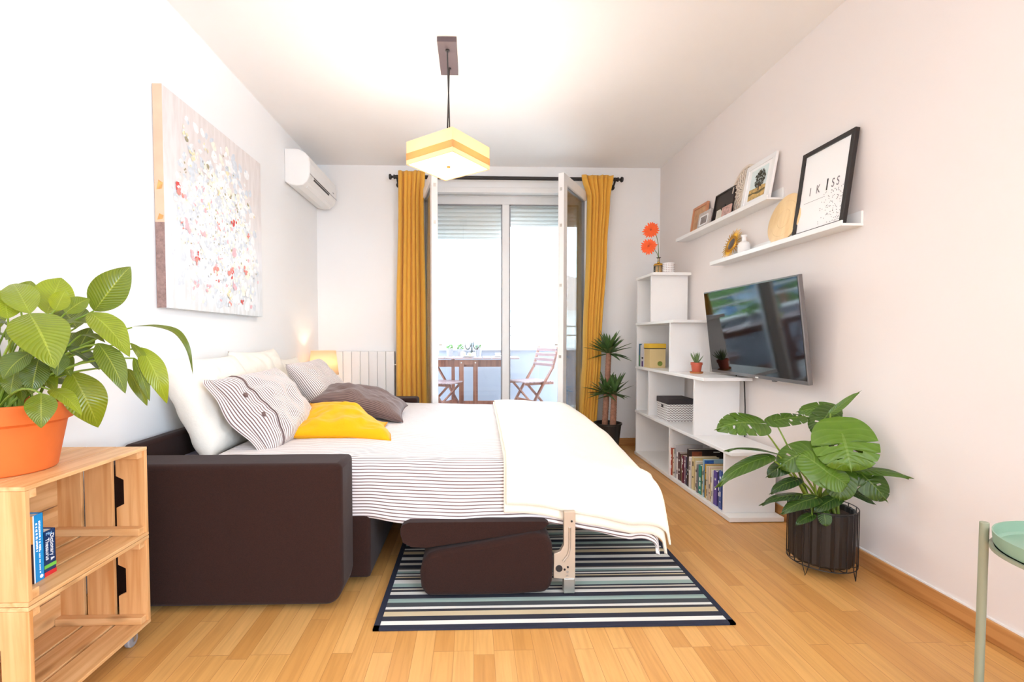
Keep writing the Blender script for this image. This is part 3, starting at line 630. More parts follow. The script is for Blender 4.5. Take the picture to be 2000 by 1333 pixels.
# left edge leans slightly: narrower toward the far side
def bfn(u,v):
    a0=.125+.03*v; a1=XF+.24; a=a0+(a1-a0)*u; b0=hemb(a); return cloth(a,b0+(YF+.12-b0)*v,.020)
MB().grid(bfn,90,120).build('cloth',M['blanket'],bl,smooth=True,solid=.012,angle=180,soff=-1)
def bfn2(u,v):
    a0=.135+.03*v; a1=XF+.235; a=a0+(a1-a0)*u; b0=hemb(a)+.03; return cloth(a,b0+(YF+.11-b0)*v,.034)
MB().grid(bfn2,80,110).build('folded_layer',M['blanket'],bl,smooth=True,solid=.008,angle=180,soff=-1)

# ================================================================ PILLOWS
def pillow(name,label,c,w,h,t,U,V,mat,group='pillows and cushions on the sofa bed',puff=.45,wr=.012,seed=0,extra=None,sag=0,piping=None,corner=.07,warp=None):
    """U: direction of the width, V: direction of the height; thickness along U x V"""
    U=Vector(U).normalized(); V=(Vector(V)-U*Vector(V).dot(U)).normalized(); Nn=U.cross(V); c=Vector(c)
    o=thing(name,label,'pillow' if name=='pillow' else 'cushion',tuple(c),group=group)
    def surf(side):
        def f(a,b_):
            x=a*2-1; y=b_*2-1
            e=max(0,(1-abs(x)**3.2))*max(0,(1-abs(y)**3.2)); th=e**puff*t/2
            px_=x*w/2*(1-corner*(1-y*y)*abs(x)); py_=y*h/2*(1-corner*(1-x*x)*abs(y))
            q=Vector((x*2.2,y*2.2,seed*3.7+side)); nz=noise.noise(q)*wr*1.6+noise.noise(q*2.3)*wr*.5+abs(noise.noise(q*1.2+Vector((5,1,0))))*-wr
            th+=nz*min(1,e*1.6)
            p=c+U*px_+V*py_+Nn*(side*th)
            p.z-=sag*(1-abs(y))*abs(x)
            # edges ripple
            p+=Nn*(.012*noise.noise(Vector((x*1.5+seed,y*1.5,9)))*(1-min(1,e*3)))
            if warp: p+=warp(x,y)
            return p
        return f
    b=MB()
    for sd in (1,-1):
        fs_=surf(sd); cu=[0]; cv=[0]
        for q in range(1,49):
            cu.append(cu[-1]+(fs_(q/48,.5)-fs_((q-1)/48,.5)).length); cv.append(cv[-1]+(fs_(.5,q/48)-fs_(.5,(q-1)/48)).length)
        b.grid(fs_,48,48,uvfn=lambda a,b_:(cu[round(a*48)],cv[round(b_*48)]))
    body=b.build('cover',mat,o,smooth=True,merge=True,angle=180)
    if piping:
        f=surf(1); pts=[f(i/30,0) for i in range(31)]+[f(1,i/30) for i in range(1,31)]+[f(1-i/30,1) for i in range(1,31)]+[f(0,1-i/30) for i in range(1,31)]
        MB().tube(pts,.0035,6,cap=False).build('piping',piping,o,smooth=True)
    return o,surf(1),Nn,U,V
pillow('pillow','large plain white pillow leaning on the wall nearest the crates',(-1.27,2.40,.735),.58,.50,.20,(0.05,1,0),(-.42,0,.92),M['linen'],seed=1,wr=.014)
pillow('pillow','large plain white pillow leaning on the wall behind the striped ones',(-1.32,3.02,.745),.60,.50,.16,(0,1,0),(-.30,0,.95),M['linen'],seed=2,wr=.015)
pillow('pillow','large plain white pillow at the far end of the wall, behind the striped pillow',(-1.33,3.52,.71),.36,.42,.12,(0,1,0),(-.25,0,.97),M['linen'],seed=3)
o,f,Nn,U,V=pillow('pillow','brown and white striped pillow with buttoned end, in front of the white pillow',(-1.03,2.43,.705),.56,.44,.19,(0.10,1,.03),(-.62,0.02,.80),M['stripe2'],seed=4,wr=.015,puff=.5)
# buttoned flap at the near short end
def flap(u,v):
    p=f(.0+.0*u,v); q=f(.16,v); return p+(p-q).normalized()*(.045*u)+Nn*(.012*math.sin(v*9)*u)
MB().grid(flap,5,40,uvfn=lambda u,v:(u*.05,v*.44)).build('open_hem',M['stripe2'],o,smooth=True,solid=.004,angle=180)
MB().tube([f(.17,i/30)+Nn*.003 for i in range(31)],.004,6).build('flap_band',M['darktick'],o,smooth=True)
for v in (.40,.68):
    p=f(.085,v); R=mat3(U,V,Nn); MB().lathe([(0,0),(.013,0),(.013,.004),(.009,.005),(0,.004)],p+Nn*.001,14,R=R).build('button',M['darktick'],o)
pillow('pillow','brown and white striped pillow farther back, between the lamp and the brown cushion',(-1.02,3.22,.715),.56,.46,.18,(0.02,1,.02),(-.60,.0,.80),M['stripe2'],seed=5,wr=.012)
pillow('cushion','mustard yellow cushion lying on the striped duvet',(-.675,2.53,.618),.53,.40,.12,(1,.0,-.03),(-.24,1,.30),M['mustard'],seed=6,wr=.014,puff=.5,corner=.10,warp=lambda x,y:Vector((-.09*sst(-.2,1,x)*sst(-.6,1,y),0,-.10*sst(-.3,1,x)*sst(-1,1,y)+.012*math.sin(3*x+1)*(1-y*y))),piping=M['mustardseam'])
pillow('cushion','dark brown ribbed cushion lying across the bed behind the yellow one',(-.70,2.98,.662),.55,.42,.13,(.97,.09,-.25),(-.42,1,.20),M['brownc'],seed=7,wr=.012,corner=.09,warp=lambda x,y:Vector((0,0,-.03*x*x+.012)),piping=M['darktick'])

# ================================================================ RUG
rg=thing('rug','striped rug in grey, cream, black and teal lying under the sofa bed','rug',(.30,2.66,0))
M['rug']=None
def rugmat():
    m,nt,p=newmat('flatwoven stripes'); L=nt.links; t=nt.nodes.new('ShaderNodeTexCoord'); s=nt.nodes.new('ShaderNodeSeparateXYZ'); L.new(t.outputs['UV'],s.inputs[0])
    rnd=random.Random(11); cols=[(236,232,222),(44,46,58),(214,196,160),(60,58,62),(168,190,180),(240,238,230),(70,74,78),(222,214,198),(36,38,54),(150,172,166),(230,224,206),(92,84,80)]
    pos=0; st=[]; k=0
    seq=[5,1,2,3,5,6,4,9,1,0,3,7,1,4,5,3,2,8,0,6,9,5,11,1,7,8]
    for i,q in enumerate(seq[:26]):
        st.append((pos,rgb(cols[q]))); pos+=rnd.choice((.02,.03,.04,.055))
    tot=pos; st=[(a/tot,c) for a,c in st]+[(1,rgb(cols[0]))]
    r=ramp(nt,st,'CONSTANT'); L.new(math_(nt,'FRACT',math_(nt,'DIVIDE',s.outputs[1],.52)),r.inputs[0])
    n=N(nt,'ShaderNodeTexWave',Scale=220.0); n.bands_direction='X'; L.new(t.outputs['UV'],n.inputs['Vector'])
    b=N(nt,'ShaderNodeBump',Strength=.4,Distance=.001); L.new(n.outputs['Fac'],b.inputs['Height']); L.new(b.outputs[0],p.inputs['Normal'])
    L.new(r.outputs[0],p.inputs['Base Color']); p.inputs['Roughness'].default_value=.95; return m
M['rug']=rugmat(); M['rugb']=plain('navy rug binding',(34,38,56),.9)
X0,X1,Y0,Y1=-.365,.965,1.675,3.62
MB().grid(lambda u,v:(X0+.02+(X1-X0-.04)*u,Y0+.02+(Y1-Y0-.04)*v,.007),20,40,uvfn=lambda u,v:(u*(X1-X0),v*(Y1-Y0))).build('weave',M['rug'],rg,solid=.006)
b=MB(); b.box((X0,Y0,.0005),(X1,Y0+.022,.009)); b.box((X0,Y1-.022,.0005),(X1,Y1,.009)); b.box((X0,Y0,.0005),(X0+.022,Y1,.009)); b.box((X1-.022,Y0,.0005),(X1,Y1,.009)); b.build('binding',M['rugb'],rg)

# ================================================================ CRATES
def crate(name_label,z0,casters=False):
    y0,y1,xb,xf=1.205,1.65,-1.435,-1.13; z1=z0+.308; e=.012
    t=thing('wooden_crate',name_label,'crate',((xb+xf)/2,(y0+y1)/2,z0 if not casters else 0),group='stacked pine crates')
    # back panel, boards along the wall
    b=MB(); zz=z0+.014
    for hgt in (.094,.094,.086): b.box((xb,y0+e,zz),(xb+.009,y1-e,zz+hgt)); zz+=hgt+.003
    b.build('back_panel',M['pineY'],t,bevel=.0012)
    for nm,za,zb in (('bottom_panel',z0,z0+.011),('top_panel',z1-.011,z1)):
        b=MB(); gap=.010 if nm=='bottom_panel' else .002; wd=(xf-xb-2*gap)/3; x=xb
        for q in range(3): b.box((x,y0,za),(x+wd,y1,zb)); x+=wd+gap
        b.build(nm,M['pineY'],t,bevel=.0015)
    for ya,yb in ((y0+.001,y0+e+.001),(y1-e-.001,y1-.001)):
        b=MB(); za,zb=z0+.0115,z1-.0115; zm=(za+zb)/2
        b.box((xb,ya,za),(xb+.088,yb,zb)); b.box((xb+.100,ya,za),(xb+.192,yb,zb))
        xa=xb+.206; n=.026
        b.prism([(xa,za),(xf,za),(xf,zb),(xa,zb),(xa,zm+.055),(xa+n,zm+.042),(xa+n,zm-.042),(xa,zm-.055)],'y',ya,yb)
        b.build('end_panel',M['pineZ'],t,bevel=.0012)
    for yb_,s in ((y0+e+.001,1),(y1-e-.001,-1)):
        for zb_ in (z0+.0112,z1-.0112-.024):
            MB().box((xb+.01,yb_,zb_),(xf-.006,yb_+s*.026,zb_+.024)).build('batten',M['pineX'],t,bevel=.0015)
    if casters:
        for x in (xb+.04,xf-.045):
            for y in (y0+.04,y1-.035):
                c=MB(); c.tube([(x-.009,y,.024),(x+.009,y,.024)],.024,24); wv=MB()
                o=MB().box((x-.02,y-.02,z0-.004),(x+.02,y+.02,z0)).box((x-.014,y-.006,.02),(x-.011,y+.006,z0-.004)).box((x+.011,y-.006,.02),(x+.014,y+.006,z0-.004)).build('caster',M['steel'],t)
                c.build('wheel',M['grey'],o,smooth=True,bevel=.004)
    return t
crate('lower pine crate on casters, at the bottom of the stack beside the sofa arm',.066,True)
crate('upper pine crate holding two books, under the terracotta pot',.3755)
# two books in the upper crate
def bookbox(o,x0,x1,y0,y1,z0,z1,cov,pages,spine='x1',th=.0025):
    """cover boards + spine in one mesh; page block its own part. spine on the side named"""
    b=MB(); b.box((x0,y0,z0),(x1,y0+th,z1)); b.box((x0,y1-th,z0),(x1,y1,z1))
    if spine=='x1': b.box((x1-th,y0,z0),(x1,y1,z1)); MB().box((x0+.003,y0+th,z0+.003),(x1-th,y1-th,z1-.003)).build('pages',pages,o)
    else: b.box((x0,y0,z0),(x0+th,y1,z1)); MB().box((x0+th,y0+th,z0+.003),(x1-.003,y1-th,z1-.003)).build('pages',pages,o)
    b.build('cover',cov,o,bevel=.0008)
M['pages']=plain('book pages',(240,234,220),.9,var=.03)
z=.3755+.0112
t=thing('book','blue paperback with orange and dark front cover, in the upper crate','book',(-1.26,1.315,z),group='books in the upper crate')
M['bkblue']=plain('sky blue cover',(28,140,204),.35,var=.03); bookbox(t,-1.33,-1.2,1.299,1.331,z,z+.187,M['bkblue'],M['pages'])
MB().box((-1.33,1.2982,z),(-1.2,1.299,z+.11)).build('cover_picture',plain('dark cover picture',(62,44,48),.4,var=.3,nscale=30),t)
MB().box((-1.33,1.2982,z+.11),(-1.2,1.299,z+.187)).build('cover_picture',plain('orange cover picture',(240,170,84),.4,var=.2,nscale=30),t)
MB().box((-1.1996,1.299,z),(-1.1992,1.3025,z+.187)).build('spine_edge',M['white'],t)
RS=mat3((0,0,-1),(0,1,0),(1,0,0))   # reads downward on a spine facing +x
M['ink_w']=plain('white lettering',(250,250,250),.5); M['ink_b']=plain('black lettering',(30,28,30),.5); M['ink_lb']=plain('pale blue lettering',(150,200,236),.5)
b=MB(); r_=random.Random(3)
for yy,z0_,z1_,hw_ in ((1.3095,.085,.162,.0028),(1.3185,.085,.165,.0028),(1.317,.022,.082,.0018)):
    q=z0_
    while q<z1_:
        l_=r_.uniform(.002,.006); b.box((-1.1998,yy-hw_*r_.uniform(.6,1),z+q),(-1.1990,yy+hw_*r_.uniform(.6,1),z+q+l_)); q+=l_+r_.choice((.0012,.0012,.004))
b.tube([(-1.1998,1.3205,z+.012),(-1.1990,1.3205,z+.012)],.005,12); b.build('spine_print',M['ink_w'],t)
t=thing('book','small dark blue dictionary and thesaurus with green and red bands, in the upper crate','book',(-1.27,1.356,z),group='books in the upper crate')
M['bkd']=plain('deep blue cover',(22,52,96),.35,var=.05); bookbox(t,-1.30,-1.204,1.334,1.372,z,z+.128,M['bkd'],M['pages'])
MB().box((-1.2036,1.334,z+.022),(-1.2032,1.372,z+.032)).build('green_band',plain('green band',(110,190,70),.5),t)
MB().box((-1.2036,1.334,z),(-1.2032,1.372,z+.012)).build('red_band',plain('red band',(206,40,44),.5),t)
text('spine_lettering','Dictionary &',.0165,M['ink_w'],t,(-1.2034,1.360,z+.078),RS,sx=.9)
text('spine_lettering','Thesaurus',.0165,M['ink_w'],t,(-1.2034,1.345,z+.076),RS,sx=.9)
text('spine_lettering','Mini',.011,M['ink_lb'],t,(-1.2034,1.351,z+.119),mat3((0,1,0),(0,0,1),(1,0,0)))

# ================================================================ LEAVES
def leafblade(b,B,T,w,up,tone,arch,kind='lily',seed=0,cup=.12,view=Vector((0,0,1.06)),roll=0):
    B=Vector(B);T=Vector(T);d=T-B;L=d.length;dn=d.normalized()
    toview=(view-(B+T)/2).normalized(); Nn=(toview*(1-up)+Vector((0,0,1))*up); Nn=(Nn-dn*Nn.dot(dn)).normalized(); S=dn.cross(Nn)
    if roll: 
        R=Matrix.Rotation(roll,3,dn); Nn=R@Nn; S=R@S
    rnd=random.Random(seed)
    if kind=='lily':
        nu,nv=22,10
        def prof(t): return (math.sin(PI*min(1,t**.86))**.85)*(1-.12*t) if t<1 else 0
        def f(u,v):
            s=v*2-1; W=w/2*prof(u)*1.08; t=u*1.06-.02
            p=B+d*t+S*(s*W)+Nn*(arch*L*math.sin(PI*u)*1.0)+Nn*(abs(s)**1.6*cup*W*1.6)-Vector((0,0,L*.06*max(0,u-.6)**2*4))
            p+=Nn*(.04*W*math.sin(u*19+seed+s*3)*abs(s)); return p
        b.grid(f,nu,nv,tone=tone)
    else:
        nu,nv=60,20; ns=SLOTS.get(seed,0)
        slots=[.30+.50*k/max(1,ns-1) for k in range(ns)]
        def prof(t): return (math.sin(PI*min(1,t)**.58))**.66 if 0<t<1 else 0
        def f(u,v):
            s=v*2-1; a=abs(s); W=w/2*prof(u); back=min(w*.30,L*.45)
            for k,q in enumerate(slots):
                dist=abs(u-q-(.03 if s>0 else 0))/.013
                if dist<1: W*=1-(.60,.45,.55)[(k+seed+(s>0))%3]*(1-dist**6)*min(1,a*8)
            sw=-back*(1-u)**2*a**1.2*1.3+w*.20*math.sin(PI*u)*a**1.4
            p=B+d*u+dn*sw+S*(s*W)+Nn*(arch*L*math.sin(PI*u))-Nn*(a**2*cup*w*.7)
            p+=dn*(L*.10*math.exp(-(s/.22)**2)*sst(.75,1,u))-Nn*(max(0,u-.8)**2*L*1.6)
            p+=Nn*(.018*w*math.sin(u*11+seed+3*s)*a); return p
        def skip(i,j):
            if not ns: return False
            u=(i+.5)/nu; s=(j+.5)/nv*2-1
            for k in range(len(slots)-1):
                q=(slots[k]+slots[k+1])/2-.02
                if abs(u-q)<.022 and .20<abs(s)<.48 and (k+seed+(s>0))%2==0: return True
            return False
        b.grid(f,nu,nv,tone=tone,skip=skip)
SLOTS={0:4,1:3,2:2,3:2,5:4,7:2,12:2}
LILY = [
  ((-1.098, 1.4, 1.139), (-1.011, 1.42, 1.27), 0.089, 0.2, 0.35, 0.05),
  ((-1.055, 1.33, 1.128), (-0.934, 1.3, 1.018), 0.071, 0.5, 0.7, 0.1),
  ((-0.979, 1.38, 1.089), (-0.84, 1.42, 0.961), 0.037, 0.8, 0.4, 0.35),
  ((-0.94, 1.36, 1.03), (-0.875, 1.36, 0.884), 0.056, 0.3, 0.75, 0.2),
  ((-1.012, 1.3, 1.043), (-0.932, 1.28, 0.921), 0.059, 0.4, 0.3, 0.15),
  ((-0.968, 1.36, 1.043), (-0.907, 1.34, 0.961), 0.023, 0.6, 0.5, 0.15),
  ((-0.94, 1.33, 1.003), (-0.902, 1.33, 0.892), 0.029, 0.4, 0.3, 0.1),
  ((-0.993, 1.38, 0.969), (-0.957, 1.4, 0.868), 0.036, 0.4, 0.45, 0.05),
  ((-1.117, 1.22, 1.119), (-1.026, 1.18, 0.995), 0.112, 0.35, 0.55, 0.12),
  ((-1.145, 1.3, 1.126), (-1.174, 1.38, 1.232), 0.087, 0.1, 0.8, 0.0),
  ((-1.097, 1.27, 1.132), (-1.078, 1.28, 1.187), 0.042, 0.1, 0.75, 0.0),
  ((-1.144, 1.25, 1.123), (-1.249, 1.32, 1.209), 0.073, 0.1, 0.75, 0.05),
  ((-1.19, 1.24, 1.11), (-1.238, 1.28, 1.187), 0.068, 0.1, 0.85, 0.0),
  ((-1.126, 1.22, 1.086), (-1.157, 1.2, 1.057), 0.055, 0.6, 0.25, 0.1),
  ((-1.128, 1.3, 1.088), (-1.042, 1.34, 1.097), 0.057, 0.75, 0.45, 0.12),
  ((-1.096, 1.3, 1.126), (-1.066, 1.34, 1.169), 0.049, 0.4, 0.5, 0.1),
  ((-1.074, 1.32, 1.067), (-1.019, 1.33, 1.049), 0.035, 0.8, 0.35, 0.1),
  ((-1.124, 1.33, 1.032), (-1.077, 1.38, 0.972), 0.068, 0.7, 0.1, 0.1),
  ((-1.168, 1.4, 0.959), (-1.131, 1.44, 0.802), 0.099, 0.2, 0.6, 0.15),
  ((-1.125, 1.28, 0.921), (-0.999, 1.22, 0.87), 0.041, 0.5, 0.75, 0.1),
  ((-1.086, 1.21, 0.919), (-1.066, 1.185, 0.843), 0.06, 0.25, 0.35, 0.15),
  ((-1.12, 1.22, 1.021), (-1.146, 1.18, 0.963), 0.06, 0.6, 0.2, 0.12),
  ((-1.143, 1.27, 1.006), (-1.146, 1.25, 0.919), 0.058, 0.4, 0.15, 0.1),
  ((-1.079, 1.26, 1.02), (-1.071, 1.24, 0.965), 0.043, 0.4, 0.15, 0.1),
  ((-1.186, 1.36, 1.146), (-1.322, 1.45, 1.213), 0.086, 0.2, 0.6, 0.0),
  ((-1.326, 1.42, 1.15), (-1.367, 1.5, 1.237), 0.063, 0.2, 0.5, 0.0),
  ((-1.15, 1.4, 1.09), (-1.234, 1.45, 1.152), 0.093, 0.3, 0.4, 0.0),
  ((-1.245, 1.3, 1.005), (-1.314, 1.3, 0.922), 0.071, 0.5, 0.3, 0.1),
  ((-1.318, 1.35, 1.088), (-1.386, 1.35, 1.117), 0.088, 0.5, 0.5, 0.1),
  ((-1.23, 1.36, 1.074), (-1.211, 1.42, 1.06), 0.076, 0.6, 0.1, 0.0),
  ((-1.291, 1.38, 1.06), (-1.274, 1.44, 1.014), 0.077, 0.5, 0.1, 0.0),
  ((-1.168, 1.42, 1.015), (-1.161, 1.46, 1.091), 0.056, 0.3, 0.25, 0.0),
  ((-1.232, 1.3, 0.977), (-1.229, 1.28, 0.911), 0.05, 0.4, 0.3, 0.1),
]
MONSTERA = [
  ((1.336, 2.16, 0.657), (1.125, 2.12, 0.646), 0.149, 0.45, 0.55, 0.1),
  ((1.448, 2.22, 0.66), (1.61, 2.2, 0.68), 0.101, 0.6, 0.4, 0.05),
  ((1.719, 2.2, 0.717), (1.589, 2.25, 0.702), 0.106, 0.5, 0.5, 0.06),
  ((1.681, 2.17, 0.707), (1.594, 2.15, 0.612), 0.117, 0.3, 0.3, 0.05),
  ((1.647, 2.12, 0.71), (1.717, 2.05, 0.818), 0.036, 0.4, 0.6, 0.0),
  ((1.625, 2.02, 0.636), (1.594, 1.93, 0.506), 0.24, 0.45, 0.85, 0.1),
  ((1.536, 1.98, 0.473), (1.459, 2.05, 0.543), 0.158, 0.5, 0.75, 0.06),
  ((1.501, 2.06, 0.549), (1.385, 2.08, 0.475), 0.14, 0.4, 0.5, 0.1),
  ((1.383, 2.1, 0.531), (1.161, 2.1, 0.554), 0.046, 0.9, 0.25, 0.06),
  ((1.332, 2.08, 0.52), (1.076, 2.02, 0.422), 0.085, 0.7, 0.35, 0.08),
  ((1.453, 2.1, 0.49), (1.355, 2.12, 0.421), 0.083, 0.5, 0.15, 0.08),
  ((1.67, 2.0, 0.486), (1.788, 1.87, 0.492), 0.072, 0.75, 0.45, 0.04),
  ((1.689, 2.0, 0.472), (1.753, 1.93, 0.369), 0.124, 0.4, 0.3, 0.08),
  ((1.692, 2.04, 0.373), (1.764, 2.0, 0.331), 0.048, 0.6, 0.15, 0.05),
  ((1.622, 2.02, 0.467), (1.589, 1.98, 0.353), 0.122, 0.3, 0.45, 0.08),
  ((1.453, 2.06, 0.42), (1.324, 2.04, 0.372), 0.062, 0.6, 0.1, 0.08),
  ((1.461, 2.03, 0.36), (1.25, 1.98, 0.348), 0.057, 0.7, 0.1, 0.06),
  ((1.495, 2.0, 0.356), (1.323, 1.96, 0.314), 0.073, 0.6, 0.2, 0.06),
  ((1.595, 2.0, 0.36), (1.473, 1.97, 0.313), 0.065, 0.5, 0.15, 0.06),
  ((1.468, 1.98, 0.291), (1.379, 1.95, 0.264), 0.043, 0.5, 0.15, 0.05),
  ((1.518, 1.975, 0.297), (1.507, 1.95, 0.254), 0.051, 0.4, 0.25, 0.05),
  ((1.639, 2.2, 0.507), (1.642, 2.22, 0.565), 0.062, 0.3, 0.2, 0.0),
  ((1.536, 1.98, 0.473), (1.591, 1.94, 0.429), 0.128, 0.5, 0.75, 0.06),
]
M['lily']=leafmat('peace lily leaf',(40,72,14),(158,170,28),(190,196,74),nv=17,transl=.30,rough=.28)
M['mons']=leafmat('monstera leaf',(20,54,26),(108,148,38),(150,180,84),nv=9,transl=.20,rough=.24)
M['stem']=plain('green petiole',(122,146,44),.45,var=.1); M['stemd']=plain('olive petiole',(104,118,36),.45,var=.1)
zc=.6838
t=thing('peace_lily','leafy green peace lily in a terracotta pot standing on the upper crate','potted plant',(-1.33,1.36,zc))
MB().lathe([(0,zc),(.104,zc),(.108,zc+.004),(.132,zc+.135),(.137,zc+.14),(.146,zc+.143),(.152,zc+.19),(.149,zc+.194),(.139,zc+.194),(.136,zc+.165),(0,zc+.165)],(-1.325,1.365,0),56).build('pot',M['terra'],t,smooth=True,bevel=.0012,angle=30)
b=MB(); b.grid(lambda u,v:(-1.325+.135*v*math.cos(2*PI*u),1.365+.135*v*math.sin(2*PI*u),zc+.168+.008*noise.noise(Vector((u*20,v*9,0)))),40,8); b.build('soil',M['soil'],t,smooth=True)
b=MB(); st=MB(); rnd=random.Random(5)
for k in range(26):
    az=rnd.uniform(0,2*PI); r1=rnd.uniform(.02,.11); r2=r1+rnd.uniform(.05,.11); z1=rnd.uniform(.93,1.10); 
    B_=(-1.325+r1*math.cos(az),1.39+r1*math.sin(az),z1); T_=(max(-1.46,-1.325+r2*math.cos(az)),1.39+r2*math.sin(az),z1+rnd.uniform(-.09,.07))
    LILY.append((B_,T_,rnd.uniform(.045,.075),rnd.uniform(.3,.7),rnd.uniform(.05,.6),.1))
for i,(B,T,w,up,tone,arch) in enumerate(LILY):
    leafblade(b,B,T,w,up,tone,arch,'lily',seed=i)
    r0=Vector((-1.325+rnd.uniform(-.05,.05),1.365+rnd.uniform(-.05,.04),zc+.17)); Bv=Vector(B); m=(r0+Bv)/2+Vector((0,0,.05+.12*max(0,(Bv-r0).xy.length-.1)))
    pts=[r0*(1-q)**2+m*2*q*(1-q)+Bv*q*q for q in [j/8 for j in range(9)]]
    # let the petiole run on into the midrib
    st.tube(pts,[.0042-.002*j/8 for j in range(9)],7)
b.build('foliage',M['lily'],t,smooth=True,angle=180); st.build('stems',M['stem'],t,smooth=True)

# monstera
mx,my=1.592,2.085
t=thing('monstera','large glossy monstera with split leaves in a black pot by the right wall','potted plant',(mx,my,0))
b=MB(); st=MB(); rnd=random.Random(8)
for i,(B,T,w,up,tone,arch) in enumerate(MONSTERA):
    leafblade(b,B,T,w,up,tone,arch,'mons',seed=i)
    r0=Vector((mx+rnd.uniform(-.05,.05),my+rnd.uniform(-.05,.03),.265)); Bv=Vector(B); m=(r0+Bv)/2+Vector((0,0,.06))
    pts=[r0*(1-q)**2+m*2*q*(1-q)+Bv*q*q for q in [j/8 for j in range(9)]]
    st.tube(pts,[.0062-.0032*j/8 for j in range(9)],8)
b.build('foliage',M['mons'],t,smooth=True,angle=180); st.build('stems',M['stem'],t,smooth=True)
n=24; prof=[]
def potring(r,z): return [(mx+r*(1+(.02 if k%2 else -.02))*math.cos(2*PI*k/(2*n)),my+r*(1+(.02 if k%2 else -.02))*math.sin(2*PI*k/(2*n)),z) for k in range(2*n)]
b=MB(); rings=[(.06,.05),(.116,.05),(.122,.06),(.126,.285),(.122,.29),(.117,.285),(.115,.262)]; vs=[]
for r,z in rings: vs+=potring(r,z)
m2=2*n; fs=[(i*m2+k,i*m2+(k+1)%m2,(i+1)*m2+(k+1)%m2,(i+1)*m2+k) for i in range(len(rings)-1) for k in range(m2)]+[tuple(range(m2))[::-1]]
b.add(vs,fs); b.build('pot',M['blackpot'],t,smooth=False)
MB().lathe([(0,.262),(.115,.262),(.115,.25),(0,.25)],(mx,my,0),32).build('soil',M['soil'],t)
for k in range(16):
    a=2*PI*k/16+.1; c,s=math.cos(a),math.sin(a); foot=(k%4==1)
    if foot:
        da=.10; p=[(mx+.134*math.cos(a-da),my+.134*math.sin(a-da),.30),(mx+.134*math.cos(a-da),my+.134*math.sin(a-da),.05),(mx+.136*c,my+.136*s,.003),(mx+.134*math.cos(a+da),my+.134*math.sin(a+da),.05),(mx+.134*math.cos(a+da),my+.134*math.sin(a+da),.30)]
    else: p=[(mx+.134*c,my+.134*s,.30),(mx+.134*c,my+.134*s,.048),(mx+.118*c,my+.118*s,.040),(mx+.09*c,my+.09*s,.040)]
    MB().tube(p,.0022,6).build('stand_wire',M['black'],t)
for z in (.298,.045): MB().tube([(mx+.134*math.cos(2*PI*k/48),my+.134*math.sin(2*PI*k/48),z) for k in range(49)],.0022,6).build('stand_ring',M['black'],t)

# yucca
yx,yy=1.225,4.25
t=thing('yucca','two-trunk yucca with spiky crowns in a black pot in the far corner','potted plant',(yx,yy,0))
MB().lathe([(0,0),(.088,0),(.12,.27),(.127,.272),(.127,.285),(.117,.285),(.112,.25),(0,.25)],(yx,yy,0),40).build('pot',M['blackpot'],t,smooth=True,angle=30)
M['trunk']=plain('ringed brown trunk',(158,112,90),.85,var=.25,nscale=45,bump=.8,bscale=60)
def trunk(p,q,r):
    pts=[];rs=[]; n=int((Vector(q)-Vector(p)).length/.012)
    for i in range(n+1): u=i/n; pts.append(Vector(p).lerp(Vector(q),u)); rs.append(r*(1+.07*(i%2))*(1-.1*u))
    return MB().tube(pts,rs,14)
trunk((yx-.025,yy+.01,.25),(yx+.005,yy,.93),.026).build('trunk',M['trunk'],t,smooth=True)
trunk((yx+.035,yy-.04,.25),(yx+.045,yy-.04,.55),.028).build('trunk',M['trunk'],t,smooth=True)
M['yucca']=plain('yucca blades',(76,106,54),.4,var=.22,nscale=14)
def crown(c,n,L,seed):
    rnd=random.Random(seed); b=MB()
    for k in range(n):
        az=2*PI*k*.382+rnd.uniform(-.2,.2); el=rad(rnd.uniform(-12,82))*(1-.15*rnd.random()); l=L*rnd.uniform(.75,1.08)*(1 if el>0 else .8)
        d=Vector((math.cos(az)*math.cos(el),math.sin(az)*math.cos(el),math.sin(el))); S=d.cross(Vector((0,0,1))).normalized() if abs(d.z)<.98 else Vector((1,0,0)); Nn=S.cross(d)
        w=.019*rnd.uniform(.8,1.2)
        def f(u,v):
            s=v*2-1; W=w*(.55+.9*u if u<.4 else 1.0*(1-(u-.4)/.6)**.7+.0); droop=.10*l*u*u
            return Vector(c)+d*(l*u)+S*(s*W)+Nn*(abs(s)*W*.5)-Vector((0,0,droop))
        b.grid(f,8,2)
    return b
crown((yx+.005,yy,.91),50,.265,1).build('upper_crown',M['yucca'],t,smooth=True)
b=crown((yx+.045,yy-.04,.54),30,.25,2); b2=crown((yx-.03,yy-.02,.55),24,.24,3); b.add(b2.v,b2.f)
b.build('lower_crown',M['yucca'],t,smooth=True)

# ================================================================ STEPPED BOOKCASE
FX=1.47; WX=1.775; FYE=4.22
t=thing('bookcase','white stepped open bookcase rising in tiers along the grey wall, under the ledges','bookcase',(1.62,3.4,0))
lev=[(0.003,.030,2.62),(.385,.407,2.615),(.782,.804,2.95),(1.170,1.192,3.42),(1.572,1.594,3.82)]
for za,zb,ye in lev: MB().box((FX-.008,ye,za),(WX+.005,FYE,zb)).build('shelf',M['white'],t,bevel=.0025)
ups=[(0,2.695),(0,3.47),(0,FYE-.02),(1,3.085),(1,3.905),(1,FYE-.02),(2,3.485),(2,FYE-.02),(3,3.872),(3,FYE-.02)]
for k,y in ups: MB().box((FX,y,lev[k][1]),(WX,y+.02,lev[k+1][0])).build('upright',M['white'],t,bevel=.0015)
